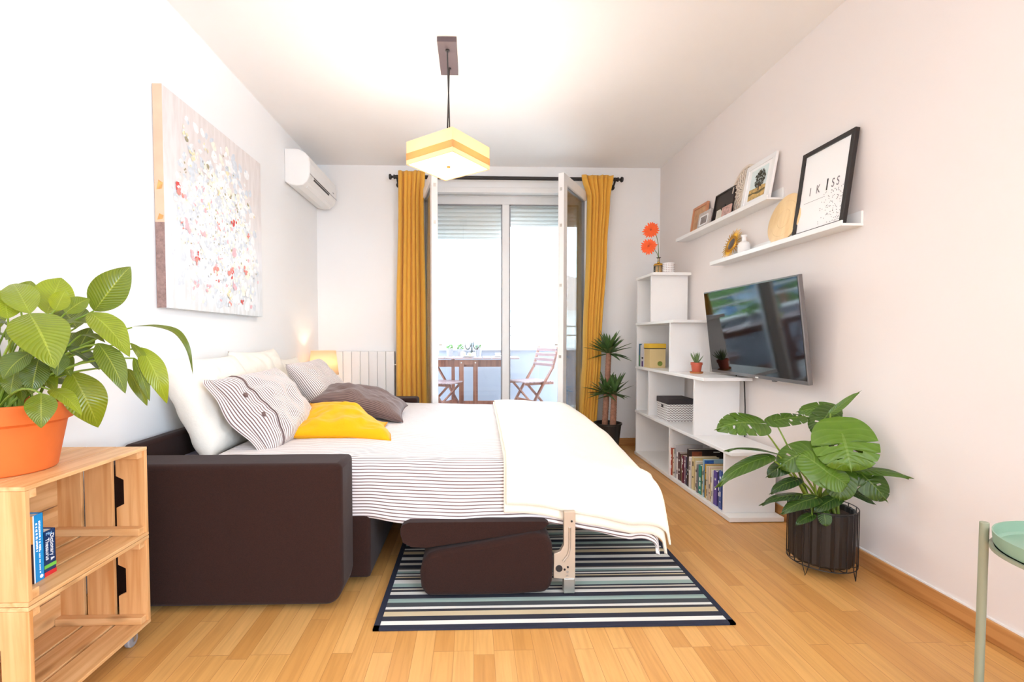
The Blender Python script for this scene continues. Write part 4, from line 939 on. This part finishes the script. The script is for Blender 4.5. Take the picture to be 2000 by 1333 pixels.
# books on the bottom tier, spines toward the bed
CB={'r':(196,82,56),'c':(232,220,196),'lg':(206,200,200),'w':(240,232,228),'m':(96,62,66),'o':(150,140,92),'b':(112,34,58),'mv':(140,112,126),'i':(64,56,96),'k':(46,32,28),'y':(226,206,150),'g':(150,146,150),'t':(38,142,122),'yl':(220,206,130),'lb':(150,186,204),'mu':(206,160,44),'p':(236,208,180),'yl2':(232,220,170),'pu':(96,78,158),'n':(38,44,84),'bl':(70,92,160)}
CN={'r':'red orange','c':'cream','lg':'light grey','w':'white','m':'dark mauve','o':'olive','b':'burgundy','mv':'dusty mauve','i':'indigo','k':'black','y':'yellow and cream','g':'grey','t':'teal green','yl':'pale yellow','lb':'light blue','mu':'mustard','p':'peach','yl2':'straw yellow','pu':'purple blue','n':'navy','bl':'mid blue'}
BKS=[(3.45,3.475,.224,'r'),(3.418,3.448,.218,'c'),(3.386,3.416,.261,'lg'),(3.354,3.384,.213,'w'),(3.313,3.354,.217,'m'),(3.288,3.313,.209,'o'),(3.255,3.286,.214,'b'),(3.228,3.255,.214,'mv'),(3.206,3.228,.214,'i'),(3.173,3.206,.278,'k'),(3.14,3.173,.231,'w'),(3.101,3.14,.241,'y'),(3.068,3.101,.221,'c'),(3.05,3.068,.206,'g'),(3.008,3.05,.209,'t'),(2.99,3.007,.214,'yl'),(2.965,2.989,.262,'lb'),(2.935,2.962,.237,'mu'),(2.911,2.932,.233,'c'),(2.888,2.911,.235,'p'),(2.867,2.888,.225,'yl2'),(2.848,2.866,.223,'w'),(2.802,2.847,.229,'pu'),(2.778,2.8,.236,'n'),(2.744,2.776,.25,'bl')]
def mark(o,x,y0,y1,z0,z1,rnd,m,n=3):
    """printed strokes on a spine, too small to read in the photo"""
    b=MB(); w=(y1-y0)
    for r_ in range(n):
        z=z0+(z1-z0)*rnd.uniform(.1,.85); h=rnd.uniform(.004,.03)
        b.box((x-.0004,y0+w*.32,z),(x,y1-w*.32,min(z1-.004,z+h)))
    b.build('spine_print',m,o)
rnd=random.Random(21)
for i,(ya,yb,zt,c) in enumerate(BKS):
    z=.0305; xs=1.478+rnd.uniform(0,.012); dp={'k':.24,'lg':.20,'lb':.24,'bl':.2}.get(c,rnd.uniform(.13,.17))
    nxt=CN[BKS[i-1][3]] if i else None; prv=CN[BKS[i+1][3]] if i<len(BKS)-1 else None
    lab='%s book on the bottom shelf, '%CN[c]+('between the %s and the %s ones'%(nxt,prv) if nxt and prv else ('farthest of the row' if not nxt else 'nearest the end panel'))
    o=thing('book',lab,'book',(xs+dp/2,(ya+yb)/2,z),group='books on the bottom tier')
    bookbox(o,xs,xs+dp,ya+.001,yb-.001,z,zt+.012,plain('cover '+CN[c],CB[c],.5,var=.05,nscale=20),M['pages'],spine='x0')
    mark(o,xs-.0001,ya,yb,z,zt,rnd,M['ink_w'] if sum(CB[c])<400 else M['ink_b'])
    if c=='k':
        MB().box((xs+.02,ya+.0002,zt-.05),(xs+.09,ya+.001,zt-.002)).build('cover_picture',plain('orange glow picture',(130,66,40),.5,var=.5,nscale=30),o)
        MB().box((xs+.17,ya+.0002,zt-.01),(xs+.215,ya+.001,zt-.004)).build('cover_lettering',M['pages'],o)
    if c=='lb':
        MB().box((xs+.0,ya+.0002,zt-.06),(xs+.06,ya+.001,zt+.008)).build('cover_picture',plain('bright blue picture',(40,90,170),.5,var=.5,nscale=30),o)
# third tier: books, binder, kraft box
z=.8045
def b3(y0,y1,zt,c,lab,xs=1.482,dp=.17,nm='book'):
    o=thing(nm,lab,nm,(xs+dp/2,(y0+y1)/2,z),group='books on the upper tier'); bookbox(o,xs,xs+dp,y0,y1,z,zt,plain('cover3 %s'%(c,),c,.5,var=.1),M['pages'],spine='x0'); return o
o=b3(4.150,4.185,1.005,(70,120,150),'teal and blue book, farthest in the row beside the kraft box')
MB().box((1.4815,4.151,z+.002),(1.482,4.184,z+.10)).build('spine_band',plain('green band2',(90,150,110),.5),o)
o=b3(4.118,4.146,.995,(240,236,230),'slim white book between the teal one and the white one with a purple band')
o=b3(4.075,4.114,1.01,(236,232,236),'white book with purple and black bands on its spine, on the upper tier')
MB().box((1.4815,4.076,z+.002),(1.482,4.113,z+.05)).build('spine_band',plain('purple band',(90,50,120),.5),o)
MB().box((1.4815,4.076,z+.07),(1.482,4.113,z+.085)).build('spine_band',M['ink_b'],o)
o=thing('kraft_box','beige kraft box with yellow lid and round green mark, beside the upper books','box',(1.55,3.99,z))
MB().box((1.485,3.93,z),(1.62,4.06,z+.165)).build('body',plain('kraft card',(222,196,142),.8,var=.03),o,bevel=.002)
MB().box((1.482,3.927,z+.167),(1.623,4.063,z+.205)).build('lid',plain('yellow card',(232,188,60),.6,var=.03),o,bevel=.002)
MB().box((1.483,3.928,z+.160),(1.622,4.062,z+.167)).build('dark_strip',M['ink_b'],o)
MB().tube([(1.573,3.9296,z+.036),(1.573,3.93,z+.036)],.021,24).build('round_mark',plain('green mark',(120,136,50),.6,var=.3,nscale=90),o)
# chevron box on the second shelf
z=.4075
def chevmat():
    m,nt,p=newmat('grey and white zigzag paper'); L=nt.links; t_=nt.nodes.new('ShaderNodeTexCoord'); s=nt.nodes.new('ShaderNodeSeparateXYZ'); L.new(t_.outputs['Object'],s.inputs[0])
    h=math_(nt,'ADD',s.outputs[0],s.outputs[1]); zg=math_(nt,'PINGPONG',h,.0125); v=math_(nt,'FRACT',math_(nt,'DIVIDE',math_(nt,'SUBTRACT',s.outputs[2],zg),.0185))
    r=ramp(nt,[(.40,rgb((150,136,136))),(.48,rgb((246,243,240)))]); L.new(v,r.inputs[0]); L.new(r.outputs[0],p.inputs['Base Color']); p.inputs['Roughness'].default_value=.8; return m
M['chev']=chevmat(); M['lid']=plain('charcoal box lid',(58,52,56),.8,var=.05)
o=thing('storage_box','zigzag patterned storage box with charcoal lid on the second shelf of the bookcase','box',(1.60,3.70,z))
MB().box((1.502,3.588,z),(1.705,3.80,z+.15)).build('body',M['chev'],o,bevel=.003)
MB().box((1.497,3.583,z+.135),(1.710,3.805,z+.178)).build('lid',M['lid'],o,bevel=.004)
MB().box((1.5008,3.675,z+.098),(1.502,3.715,z+.122)).build('hand_hole',M['ink_b'],o)
# small succulent
z=.8045
def spiky(name,label,c,rp,hp,n,L,mat,pot,tray=None,seed=0):
    x,y,z=c; o=thing(name,label,'potted plant',c)
    zb=z
    if tray: MB().lathe([(0,z),(rp*1.05,z),(rp*1.15,z+.012),(rp*1.08,z+.012),(rp,z+.005),(0,z+.005)],(x,y,0),28).build('saucer',tray,o,smooth=True,angle=30); zb=z+.006
    MB().lathe([(0,zb),(rp*.72,zb),(rp*.9,zb+hp*.75),(rp,zb+hp*.76),(rp,zb+hp),(rp*.88,zb+hp),(rp*.85,zb+hp*.85),(0,zb+hp*.85)],(x,y,0),28).build('pot',pot,o,smooth=True,angle=30)
    b=MB(); r_=random.Random(seed)
    for k in range(n):
        az=k*2.4; el=rad(r_.uniform(35,88)); l=L*r_.uniform(.7,1.1); d=Vector((math.cos(az)*math.cos(el),math.sin(az)*math.cos(el),math.sin(el))); p0=Vector((x,y,zb+hp*.85))+d*.004
        b.tube([p0,p0+d*l*.4,p0+d*l*.8+Vector((0,0,.004)),p0+d*l+Vector((0,0,.008))],[.005,.0045,.0025,.0005],6)
    b.build('foliage',mat,o,smooth=True); return o
M['aloe']=plain('grey green succulent',(112,136,84),.5,var=.15); M['terra2']=plain('red terracotta',(196,92,66),.5,var=.06); M['tray']=plain('brown saucer',(190,120,66),.6)
spiky('succulent','tiny spiky succulent in a small red clay pot on the second tier beside the television',(1.598,3.33,z),.040,.072,22,.075,M['aloe'],M['terra2'],M['tray'],3)
# top of the bookcase: vase with gerberas, dotted holder
z=1.5945
o=thing('glass_vase','narrow-necked pale gold glass bottle vase on top of the bookcase','vase',(1.565,3.965,z))
M['vamb']=glass('pale gold glass',(.94,.84,.66,1),2.6)
MB().lathe([(0,z),(.036,z),(.042,z+.006),(.042,z+.072),(.034,z+.088),(.014,z+.096),(.011,z+.10),(.011,z+.135),(.019,z+.14),(.019,z+.143),(.009,z+.138),(.0085,z+.10),(.030,z+.085),(.0385,z+.07),(.0385,z+.008),(0,z+.005)],(1.565,3.965,0),32).build('body',M['vamb'],o,smooth=True,angle=35)
MB().lathe([(.0415,z+.074),(.0425,z+.078),(.035,z+.09),(.034,z+.088)],(1.565,3.965,0),32).lathe([(.0125,z+.098),(.0135,z+.101),(.0125,z+.104)],(1.565,3.965,0),20).build('gold_rim',M['gold'],o,smooth=True)
M['petal']=plain('orange petals',(255,98,34),.55,var=.12,nscale=40); M['heart']=plain('dark orange flower heart',(206,70,30),.7,var=.4,nscale=200)
def gerbera(c,face,stempts,label):
    c=Vector(c); nrm=Vector(face).normalized(); a=nrm.orthogonal().normalized(); bb=nrm.cross(a); o=thing('gerbera',label,'flower',(1.565,3.965,z+.01),group='gerberas in the vase')
    b=MB(); r_=random.Random(int(c.z*1000))
    for ring_,(nn,Lp,lift) in enumerate(((20,.062,.004),(18,.052,.012),(14,.034,.018))):
        for k in range(nn):
            th=2*PI*(k+.5*ring_)/nn+r_.uniform(-.05,.05); d=a*math.cos(th)+bb*math.sin(th); s=nrm.cross(d); l=Lp*r_.uniform(.88,1.08)
            def f(u,v): 
                q=v*2-1; w=.0095*math.sin(PI*min(1,.12+u*.85))**.6
                return c+d*(.008+l*u)+s*(q*w)+nrm*(lift*(1-u)+.010*u*u*(1.2-ring_*.6)+.002*q*q)
            b.grid(f,5,2)
    b.build('petals',M['petal'],o,smooth=True)
    R=mat3(a,bb,nrm); MB().lathe([(0,.004),(.012,.006),(.012,.016),(.007,.019),(0,.018)],c,16,R=R).build('flower_head',M['heart'],o,smooth=True)
    MB().tube([p for p in stempts]+[tuple(c)],.0026,7).build('stem',M['stemd'],o,smooth=True)
gerbera((1.50,3.97,1.965),(-.55,-.85,.15),[(1.566,3.965,z+.01),(1.566,3.965,z+.14),(1.560,3.965,1.85),(1.54,3.968,1.94)],'orange gerbera in the gold vase, the higher of the two')
gerbera((1.475,3.95,1.825),(-.5,-.85,.1),[(1.560,3.965,z+.012),(1.563,3.963,z+.14),(1.545,3.955,1.775),(1.515,3.952,1.81)],'orange gerbera in the gold vase, the lower of the two')
o=thing('candle_holder','white candle holder with rows of small dots beside the gold vase','candle holder',(1.622,3.90,z))
MB().lathe([(0,z),(.045,z),(.047,z+.003),(.047,z+.085),(.044,z+.085),(.043,z+.01),(0,z+.008)],(1.622,3.90,0),36).build('body',M['white'],o,smooth=True,angle=35)
b=MB()
for zz in range(5):
    for k in range(22):
        a=2*PI*k/22; cc=Vector((1.622+.0472*math.cos(a),3.90+.0472*math.sin(a),z+.014+zz*.0145)); R=mat3((-math.sin(a),math.cos(a),0),(0,0,1),(math.cos(a),math.sin(a),0)); b.obox(cc,.0026,.0026,.0006,R)
b.build('dots',plain('rust dots',(150,110,110),.7),o)

# ================================================================ TELEVISION
TA=rad(7.0); tc=Vector((1.672,2.828,1.098)); ta=mat3((0,1,0),(math.sin(TA)*-1,0,math.cos(TA)),(math.cos(TA),0,math.sin(TA)))   # along, up, into the wall
t=thing('television','flat black television tilted down on the grey wall above the monstera','television',tuple(tc))
hw,hh=.487,.284
MB().obox(tc+ta@Vector((0,0,.008)),hw,hh,.012,ta).build('frame',M['bezel'],t,bevel=.003)
MB().obox(tc+ta@Vector((0,.006,-.0045)),hw-.008,hh-.015,.001,ta).build('screen',M['screen'],t)
MB().obox(tc+ta@Vector((0,-.03,.035)),hw-.1,hh-.09,.018,ta).build('back_housing',M['black'],t,bevel=.01)
MB().obox(tc+ta@Vector((-.05,-hh+.006,-.005)),.014,.0035,.0012,ta).build('badge',M['white'],t)
MB().obox(tc+ta@Vector((-.2,-hh-.003,.006)),.012,.004,.008,ta).build('sensor',M['bezel'],t)
MB().box((1.73,2.68,1.0),(1.808,2.98,1.2)).build('wall_bracket',M['black'],t)
MB().tube([(1.735,3.07,.86),(1.745,3.075,.80),(1.79,3.06,.77),(1.796,3.055,.60),(1.794,3.05,.30),(1.79,3.06,.1)],.004,8).build('cable',M['black'],t,smooth=True)

# ================================================================ PICTURE LEDGES
def ledge(y0,y1,z,label):
    t=thing('picture_ledge',label,'shelf',(1.76,(y0+y1)/2,z),group='picture ledges')
    MB().box((1.712,y0,z),(RX,y1,z+.012)).build('bottom_board',M['white'],t,bevel=.0015)
    MB().box((1.704,y0,z),(1.712,y1,z+.026)).build('front_lip',M['white'],t,bevel=.0015)
    MB().box((1.798,y0,z+.012),(RX-.0005,y1,z+.07)).build('back_board',M['white'],t,bevel=.0015)
ZU,ZL=1.866,1.580
ledge(2.722,3.955,ZU,'upper white picture ledge holding small frames and a tree picture')
ledge(2.155,3.375,ZL,'lower white picture ledge with the wooden disc and big black frame')
def leaner(yc,zb,w,h,xb=1.722,xt=1.796,th=.014):
    """frame of local axes for something leaning on the wall: returns centre and axes (toward the viewer's right, up, out)"""
    up=Vector((xt-xb,0,0)); s=up.x/h; up=Vector((s,0,math.sqrt(1-s*s))); rt=Vector((0,-1,0)); out=rt.cross(up); 
    return Vector((xb,yc,zb))+up*(h/2),mat3(rt,up,out)
def frame_(name,label,yc,zb,w,h,bw,mat,inner,xb=1.735,xt=1.79,th=.016,cat='picture frame',group=None):
    c,R=leaner(yc,zb,w,h,xb,xt); t=thing(name,label,cat,(xb,yc,zb),group=group); b=MB()
    for (cx,cy,hx,hy) in ((0,h/2-bw/2,w/2,bw/2),(0,-h/2+bw/2,w/2,bw/2),(w/2-bw/2,0,bw/2,h/2-bw),(-w/2+bw/2,0,bw/2,h/2-bw)): b.obox(c+R@Vector((cx,cy,0)),hx,hy,th/2,R)
    b.build('frame',mat,t,bevel=.0015)
    MB().obox(c+R@Vector((0,0,0)),w/2-bw,h/2-bw,.002,R).build('print',inner,t)
    return t,c,R
M['paper']=plain('white paper',(250,248,246),.6,var=.004)
t,c,R=frame_('framed_picture','large black framed print reading I KISS on the lower ledge',2.350,ZL+.0125,.352,.452,.022,M['bpaint'],M['paper'],1.732,1.788,.022,group='frames on the picture ledges')
RT=mat3(R.col[0],R.col[1],R.col[2])
M['inkg']=plain('grey ink',(120,110,112),.7)
text('lettering','I   K',.062,M['inkg'],t,c+R@Vector((-.055,.0,.0028)),RT,extrude=.0002,sx=.7)
text('lettering','S S',.062,M['inkg'],t,c+R@Vector((.085,.0,.0028)),RT,extrude=.0002,sx=.7)
text('lettering','I',.085,M['ink_b'],t,c+R@Vector((.03,.002,.0028)),RT,extrude=.0002,sx=1.0)
text('lettering','better than i cook',.015,M['inkg'],t,c+R@Vector((-.02,-.055,.0028)),RT,extrude=.0002,sx=1.0) if False else None
b=MB(); r_=random.Random(2)
b.obox(c+R@Vector((-.05,-.052,.0024)),.075,.0006,.0003,R)
for k in range(260):
    x=r_.uniform(-.02,.145); y=r_.uniform(-.195,-.02); 
    if r_.random()<(x+.03)*5.2*(1 if y<-.03 else .3): b.obox(c+R@Vector((x,y,.0024)),.0016,.0016,.0003,R)
b.build('dot_pattern',M['inkg'],t)
# wooden disc
c,R=leaner(2.628,ZL+.0125,.28,.28,1.722,1.780)
t=thing('wooden_disc','round pale wooden board leaning on the lower ledge beside the black frame','plate',(1.73,2.628,ZL+.012))
M['beech']=wood('pale beech disc',(250,218,166),(240,202,146),'Z',knots=False,scale=.6)
MB().lathe([(0,-.006),(.134,-.006),(.140,-.002),(.140,.003),(.134,.006),(0,.006)],c,56,R=R).build('board',M['beech'],t,smooth=True,angle=30)
MB().lathe([(.052,.0058),(.053,.0068),(.054,.0058)],c,48,R=R).lathe([(.10,.0058),(.101,.0066),(.102,.0058)],c,48,R=R).build('turned_grooves',plain('groove tone',(232,196,142),.6),t)
# white bottle
z=ZL+.0125
t=thing('bottle_vase','small white ceramic bottle with a narrow neck on the lower ledge','vase',(1.748,3.02,z))
MB().lathe([(0,z),(.034,z),(.037,z+.004),(.037,z+.068),(.030,z+.082),(.014,z+.092),(.012,z+.115),(.018,z+.124),(.018,z+.130),(.010,z+.128),(.009,z+.095),(0,z+.09)],(1.748,3.02,0),32).build('body',M['white'],t,smooth=True,angle=45)
# sunburst mirror
c,R=leaner(3.175,z,.215,.215,1.722,1.784)
t=thing('sunburst_mirror','small round gold sunburst mirror on the lower ledge behind the white bottle','mirror',(1.73,3.175,z))
MB().lathe([(.036,.0),(.042,.007),(.056,.007),(.060,.0),(.036,-.002)],c,40,R=R).build('ring',M['gold'],t,smooth=True)
b=MB()
for k in range(30):
    a=2*PI*k/30; d=R@Vector((math.cos(a),math.sin(a),0)); s=R@Vector((-math.sin(a),math.cos(a),0)); n_=R.col[2]; l=.1075 if k%2 else .098
    b.add([c+d*.055-s*.0055,c+d*.055+s*.0055,c+d*l+s*.002,c+d*l-s*.002,c+d*.055+n_*.006,c+d*l+n_*.002],[(0,1,2,3),(0,4,5,3),(1,2,5,4),(0,1,4),(3,5,2)])
b.build('rays',M['gold'],t)
M['mirror']=plain('mirror silver',(200,196,196),.05,metal=1,var=0)
MB().lathe([(0,.003),(.038,.003),(.038,0),(0,0)],c,32,R=R).build('mirror_glass',M['mirror'],t)
# upper ledge
z=ZU+.0125
M['copper']=plain('copper frame',(214,150,112),.4,metal=.3,var=.1); M['tan']=plain('warm photo',(196,150,110),.5,var=.25,nscale=18)
frame_('framed_picture','copper coloured open frame at the far end of the upper ledge',3.69,z,.235,.225,.020,M['copper'],M['tan'],1.760,1.790,.018,group='frames on the picture ledges')
M['ornate']=plain('pale grey ornate frame',(196,186,180),.6,var=.2,nscale=120,bump=.8,bscale=150); M['bw']=plain('grey photograph',(150,140,138),.5,var=.35,nscale=22)
t,c,R=frame_('framed_picture','small ornate pale grey frame with a photo, overlapping the copper frame',3.535,z,.185,.135,.038,M['ornate'],M['bw'],1.728,1.752,.014,group='frames on the picture ledges')
b=MB()
for (cx,cy,hx,hy) in ((0,.0335,.058,.004),(0,-.0335,.058,.004),(.058,0,.004,.034),(-.058,0,.004,.034)): b.obox(c+R@Vector((cx,cy,.007)),hx,hy,.003,R)
b.build('inner_rim',M['white'],t)
t,c,R=frame_('framed_picture','flat black frame with a heart over a small light photo, on the upper ledge',3.325,z,.262,.225,.012,M['bpaint'],M['bpaint'],1.752,1.790,.014,group='frames on the picture ledges')
MB().obox(c+R@Vector((-.02,-.055,.004)),.055,.042,.0012,R).build('photo',plain('pale photo',(226,220,206),.5,var=.08,nscale=20),t)
hp=[]
for k in range(40):
    a=2*PI*k/40; hp.append((16*math.sin(a)**3*.0019,(13*math.cos(a)-5*math.cos(2*a)-2*math.cos(3*a)-math.cos(4*a))*.0019))
b=MB(); vs=[c+R@Vector((x+.012,y-.012,.0052)) for x,y in hp]+[c+R@Vector((x+.012,y-.012,.0085)) for x,y in hp]
b.add(vs,[tuple(range(40))[::-1],tuple(range(40,80))]+[(k,(k+1)%40,(k+1)%40+40,k+40) for k in range(40)]); b.build('heart',M['black'],t)
M['rose']=plain('mottled rose photo',(196,160,150),.5,var=.45,nscale=60)
frame_('framed_picture','tiny dusty pink frame with a mottled photo, in front of the black heart frame',3.205,z,.115,.085,.010,plain('dusty pink frame',(206,168,156),.5),M['rose'],1.722,1.735,.010,group='frames on the picture ledges')
# lace disc
c,R=leaner(3.075,z,.31,.31,1.772,1.796)
t=thing('carved_disc','round whitewashed carved disc behind the tree picture on the upper ledge','plate',(1.77,3.075,z))
M['lace']=plain('whitewashed carving',(226,212,196),.8,var=.05,nscale=30)
b=MB().lathe([(.143,-.006),(.155,-.006),(.155,.006),(.143,.006),(.143,-.006)],c,60,R=R); b.build('rim',M['lace'],t,smooth=True,angle=30)
b=MB()
for k in range(24):
    a=2*PI*k/24
    for s_ in (1,-1): 
        pts=[c+R@Vector((r_*math.cos(a+s_*q*.5),r_*math.sin(a+s_*q*.5),0)) for q,r_ in [(j/8,.02+.125*j/8) for j in range(9)]]
        b.tube(pts,.004,6)
b.lathe([(0,-.003),(.024,-.003),(.024,.003),(0,.003)],c,24,R=R); b.build('fretwork',M['lace'],t,smooth=True)
MB().lathe([(0,-.005),(.146,-.005),(.146,-.004),(0,-.004)],c,40,R=R).build('backing',plain('disc backing',(216,200,186),.9),t)
# tree picture
t,c,R=frame_('framed_picture','white framed picture of a dark tree on a sunny field, on the upper ledge',2.905,z,.298,.285,.030,M['white'],M['paper'],1.742,1.790,.016,group='frames on the picture ledges')
def pic_mat(name,c1,c2,sc): return plain(name,c1,.6,var=.25,nscale=sc)
def flat(pts,dz,mat,nm):
    b=MB(); n_=len(pts); vs=[c+R@Vector((x,y,dz)) for x,y in pts]+[c+R@Vector((x,y,dz+.0004)) for x,y in pts]
    b.add(vs,[tuple(range(n_))[::-1],tuple(range(n_,2*n_))]+[(k,(k+1)%n_,(k+1)%n_+n_,k+n_) for k in range(n_)]); return b.build(nm,mat,t)
flat([(-.085,-.095),(.085,-.095),(.085,.095),(-.085,.095)],.0024,plain('pale sky print',(226,238,236),.6,var=.05,nscale=10),'sky')
flat([(-.085,-.095),(.085,-.095),(.085,-.03),(.04,-.022),(0,-.028),(-.085,-.025)],.0030,plain('sunny field print',(206,170,104),.6,var=.35,nscale=50),'field')
flat([(-.085,-.066),(-.04,-.058),(.02,-.072),(.085,-.060),(.085,-.050),(.0,-.055),(-.085,-.048)],.0036,plain('field shadow print',(110,100,66),.6,var=.3,nscale=60),'tree_shade')
r_=random.Random(3); b=MB()
for k in range(210):
    a=r_.uniform(0,2*PI); rr=math.sqrt(r_.random()); x=.016+.054*rr*math.cos(a); y=.024+.056*rr*math.sin(a); s_=r_.uniform(.003,.008); aa=r_.uniform(0,3)
    b.add([c+R@Vector((x+s_*math.cos(aa+q*PI/2),y+s_*math.sin(aa+q*PI/2),.0042)) for q in range(4)],[(0,1,2,3)])
b.build('tree_crown',plain('dark tree print',(84,84,70),.6,var=.35,nscale=90),t)
flat([(.008,-.05),(.022,-.05),(.018,-.02),(.03,0),(.024,.0),(.014,-.015),(.004,.0),(-.002,0),(.009,-.02)],.0040,plain('trunk print',(90,70,52),.6),'tree_trunk')

# ================================================================ CANVAS PAINTING
cx0=LX+.004; cxf=-1.442; y0,y1,z0,z1=2.262,3.272,1.201,2.237
t=thing('canvas_painting','large unframed canvas of loose white, pink and red flowers on the left wall','painting',(-1.46,(y0+y1)/2,z0))
def canvasmat():
    m,nt,p=newmat('thin grey brushwork'); L=nt.links; t_=nt.nodes.new('ShaderNodeTexCoord'); s=nt.nodes.new('ShaderNodeSeparateXYZ'); L.new(t_.outputs['Object'],s.inputs[0])
    mp=nt.nodes.new('ShaderNodeMapping'); mp.inputs['Scale'].default_value=(1,14,3); L.new(t_.outputs['Object'],mp.inputs[0]); n=N(nt,'ShaderNodeTexNoise',Scale=2.0,Detail=5.0); L.new(mp.outputs[0],n.inputs['Vector'])
    hz=math_(nt,'ADD',s.outputs[2],math_(nt,'MULTIPLY',math_(nt,'SUBTRACT',n.outputs['Fac'],.5),.5))
    r=ramp(nt,[(.0,rgb((232,236,238))),(.35,rgb((240,242,246))),(.65,rgb((238,232,230))),(1,rgb((236,229,226)))]); L.new(hz,r.inputs[0])
    r2=ramp(nt,[(.38,(.90,.885,.87,1)),(.6,(1,1,1,1))]); L.new(n.outputs['Fac'],r2.inputs[0]); mx=nt.nodes.new('ShaderNodeMixRGB'); mx.blend_type='MULTIPLY'; mx.inputs[0].default_value=1; L.new(r.outputs[0],mx.inputs[1]); L.new(r2.outputs[0],mx.inputs[2]); L.new(mx.outputs[0],p.inputs['Base Color']); p.inputs['Roughness'].default_value=.8; return m
MB().box((cx0,y0,z0),(cxf,y1,z1)).build('canvas',canvasmat(),t,bevel=.003)
MB().box((cx0,y0-.0012,z0),(cxf-.001,y0-.0002,z0+.40)).build('painted_edge',plain('brown painted edge',(150,122,114),.8,var=.25,nscale=70),t)
MB().box((cx0,y0-.0012,z0+.40),(cxf-.001,y0-.0002,z1)).build('painted_edge',plain('peach painted edge',(226,188,160),.8,var=.08,nscale=9),t)
eb=MB()
for zz,hh_ in ((.41,.03),(.55,.045)): eb.add([(x,y0-.002,z0+zz+dz) for x,dz in ((cx0+.01,0),(cx0+.035,.004),(cx0+.04,hh_*.7),(cx0+.02,hh_))],[(0,1,2,3)])
eb.build('edge_dabs',plain('orange dabs',(240,160,96),.8,var=.3,nscale=60),t)
DM=[plain('dab '+n_,c_,.7,var=.10,nscale=50) for n_,c_ in (('white',(250,250,250)),('cream',(250,244,230)),('bluegrey',(218,224,230)),('pink',(240,190,196)),('red',(222,84,80)),('coral',(240,150,140)),('olive',(176,166,134)),('butter',(244,230,190)),('grey',(186,184,184)))]
b=MB(); r_=random.Random(12)
def dab(u,v,s,mi,lay):
    y=y0+(y1-y0)*u; z=z0+(z1-z0)*v; n_=7; a0=r_.uniform(0,PI); el=r_.uniform(.45,1)
    X=cxf+.0006+lay*.0012; pts=[]
    for k in range(n_):
        a=2*PI*k/n_; rr=s*r_.uniform(.65,1.15); py=rr*math.cos(a); pz=rr*el*math.sin(a); yy=y+py*math.cos(a0)-pz*math.sin(a0); zz=z+py*math.sin(a0)+pz*math.cos(a0); pts.append((min(y1-.004,max(y0+.004,yy)),min(z1-.004,max(z0+.004,zz))))
    cc=(X+.0022,sum(p[0] for p in pts)/n_,sum(p[1] for p in pts)/n_)
    b.add([(X,p[0],p[1]) for p in pts]+[cc],[(k,(k+1)%n_,n_) for k in range(n_)],mi)
def inb():
    while True:
        u=r_.gauss(.48,.22); v=r_.gauss(.44,.21)
        if .05<u<.97 and .05<v<.93 and abs(u-.48)<.46*(1-.55*max(0,v-.5)*1.4): return u,v
for k in range(1100): u,v=inb(); dab(u,v,r_.uniform(.014,.042),r_.choice((0,0,0,0,2,2,1)),0)
for k in range(380): u,v=inb(); dab(u,v,r_.uniform(.006,.020),r_.choice((0,0,0,1,2,3,0,2)) if v<.62 else r_.choice((1,7,0,6,0,1)),1)
for k in range(210): u,v=inb(); dab(u,v,r_.uniform(.003,.008),r_.choice((6,8,7,6,2)),2)
for (u,v,s,c_) in ((.10,.585,.020,4),(.115,.555,.022,5),(.62,.535,.020,4),(.655,.54,.014,4),(.80,.50,.016,5),(.15,.42,.036,3),(.13,.40,.02,5),(.30,.40,.03,3),(.45,.455,.028,3),(.46,.47,.014,5),(.20,.27,.026,3),(.23,.25,.018,5),(.25,.28,.012,4),(.62,.36,.03,3),(.76,.27,.026,5),(.58,.245,.028,5),(.59,.225,.018,4),(.42,.22,.022,5),(.43,.19,.014,4),(.62,.17,.026,3),(.72,.085,.018,4),(.24,.13,.018,3),(.56,.06,.026,5),(.34,.12,.018,3),(.30,.62,.020,3),(.55,.11,.024,7),(.22,.76,.024,7),(.17,.86,.018,7),(.34,.85,.016,7),(.47,.66,.024,7),(.35,.72,.03,1),(.66,.62,.012,6),(.36,.55,.02,7),(.5,.3,.03,0),(.7,.45,.03,0),(.3,.33,.03,0),(.78,.14,.03,0),(.84,.1,.02,0)):
    for q in range(5): dab(u+r_.uniform(-.02,.02),v+r_.uniform(-.02,.02),s*r_.uniform(.45,.8),c_ if r_.random()<.75 else 0,3+q*.3)
b.build('painted_flowers',DM,t)

# ================================================================ TRAY TABLE
c=Vector((1.425,1.005,.545)); Rr=.178
t=thing('tray_table','round sage green metal tray table at the right edge by the wall','side table',(1.425,1.005,0))
z=.545
MB().lathe([(0,z),(Rr-.006,z),(Rr-.002,z+.006),(Rr,z+.034),(Rr-.003,z+.034),(Rr-.006,z+.008),(Rr-.012,z+.003),(0,z+.003)],(c.x,c.y,0),72).build('tray',M['sage'],t,smooth=True,angle=35)
for k in range(4):
    a=math.atan2(.162,-.125)+k*PI/2; x,y=c.x+(Rr+.013)*math.cos(a),c.y+(Rr+.013)*math.sin(a)
    MB().tube([(x,y,.0),(x,y,.588)],.0095,14).build('leg',M['sageleg'],t,smooth=True,bevel=.002)
b=MB()
b.lathe([(Rr-.004,z-.010),(Rr+.004,z-.010),(Rr+.004,z-.002),(Rr-.004,z-.002),(Rr-.004,z-.010)],(c.x,c.y,0),60); b.build('support_ring',M['sageleg'],t)
b=MB().lathe([(Rr+.003,.10),(Rr+.010,.10),(Rr+.010,.108),(Rr+.003,.108),(Rr+.003,.10)],(c.x,c.y,0),60); b.build('lower_ring',M['sageleg'],t)
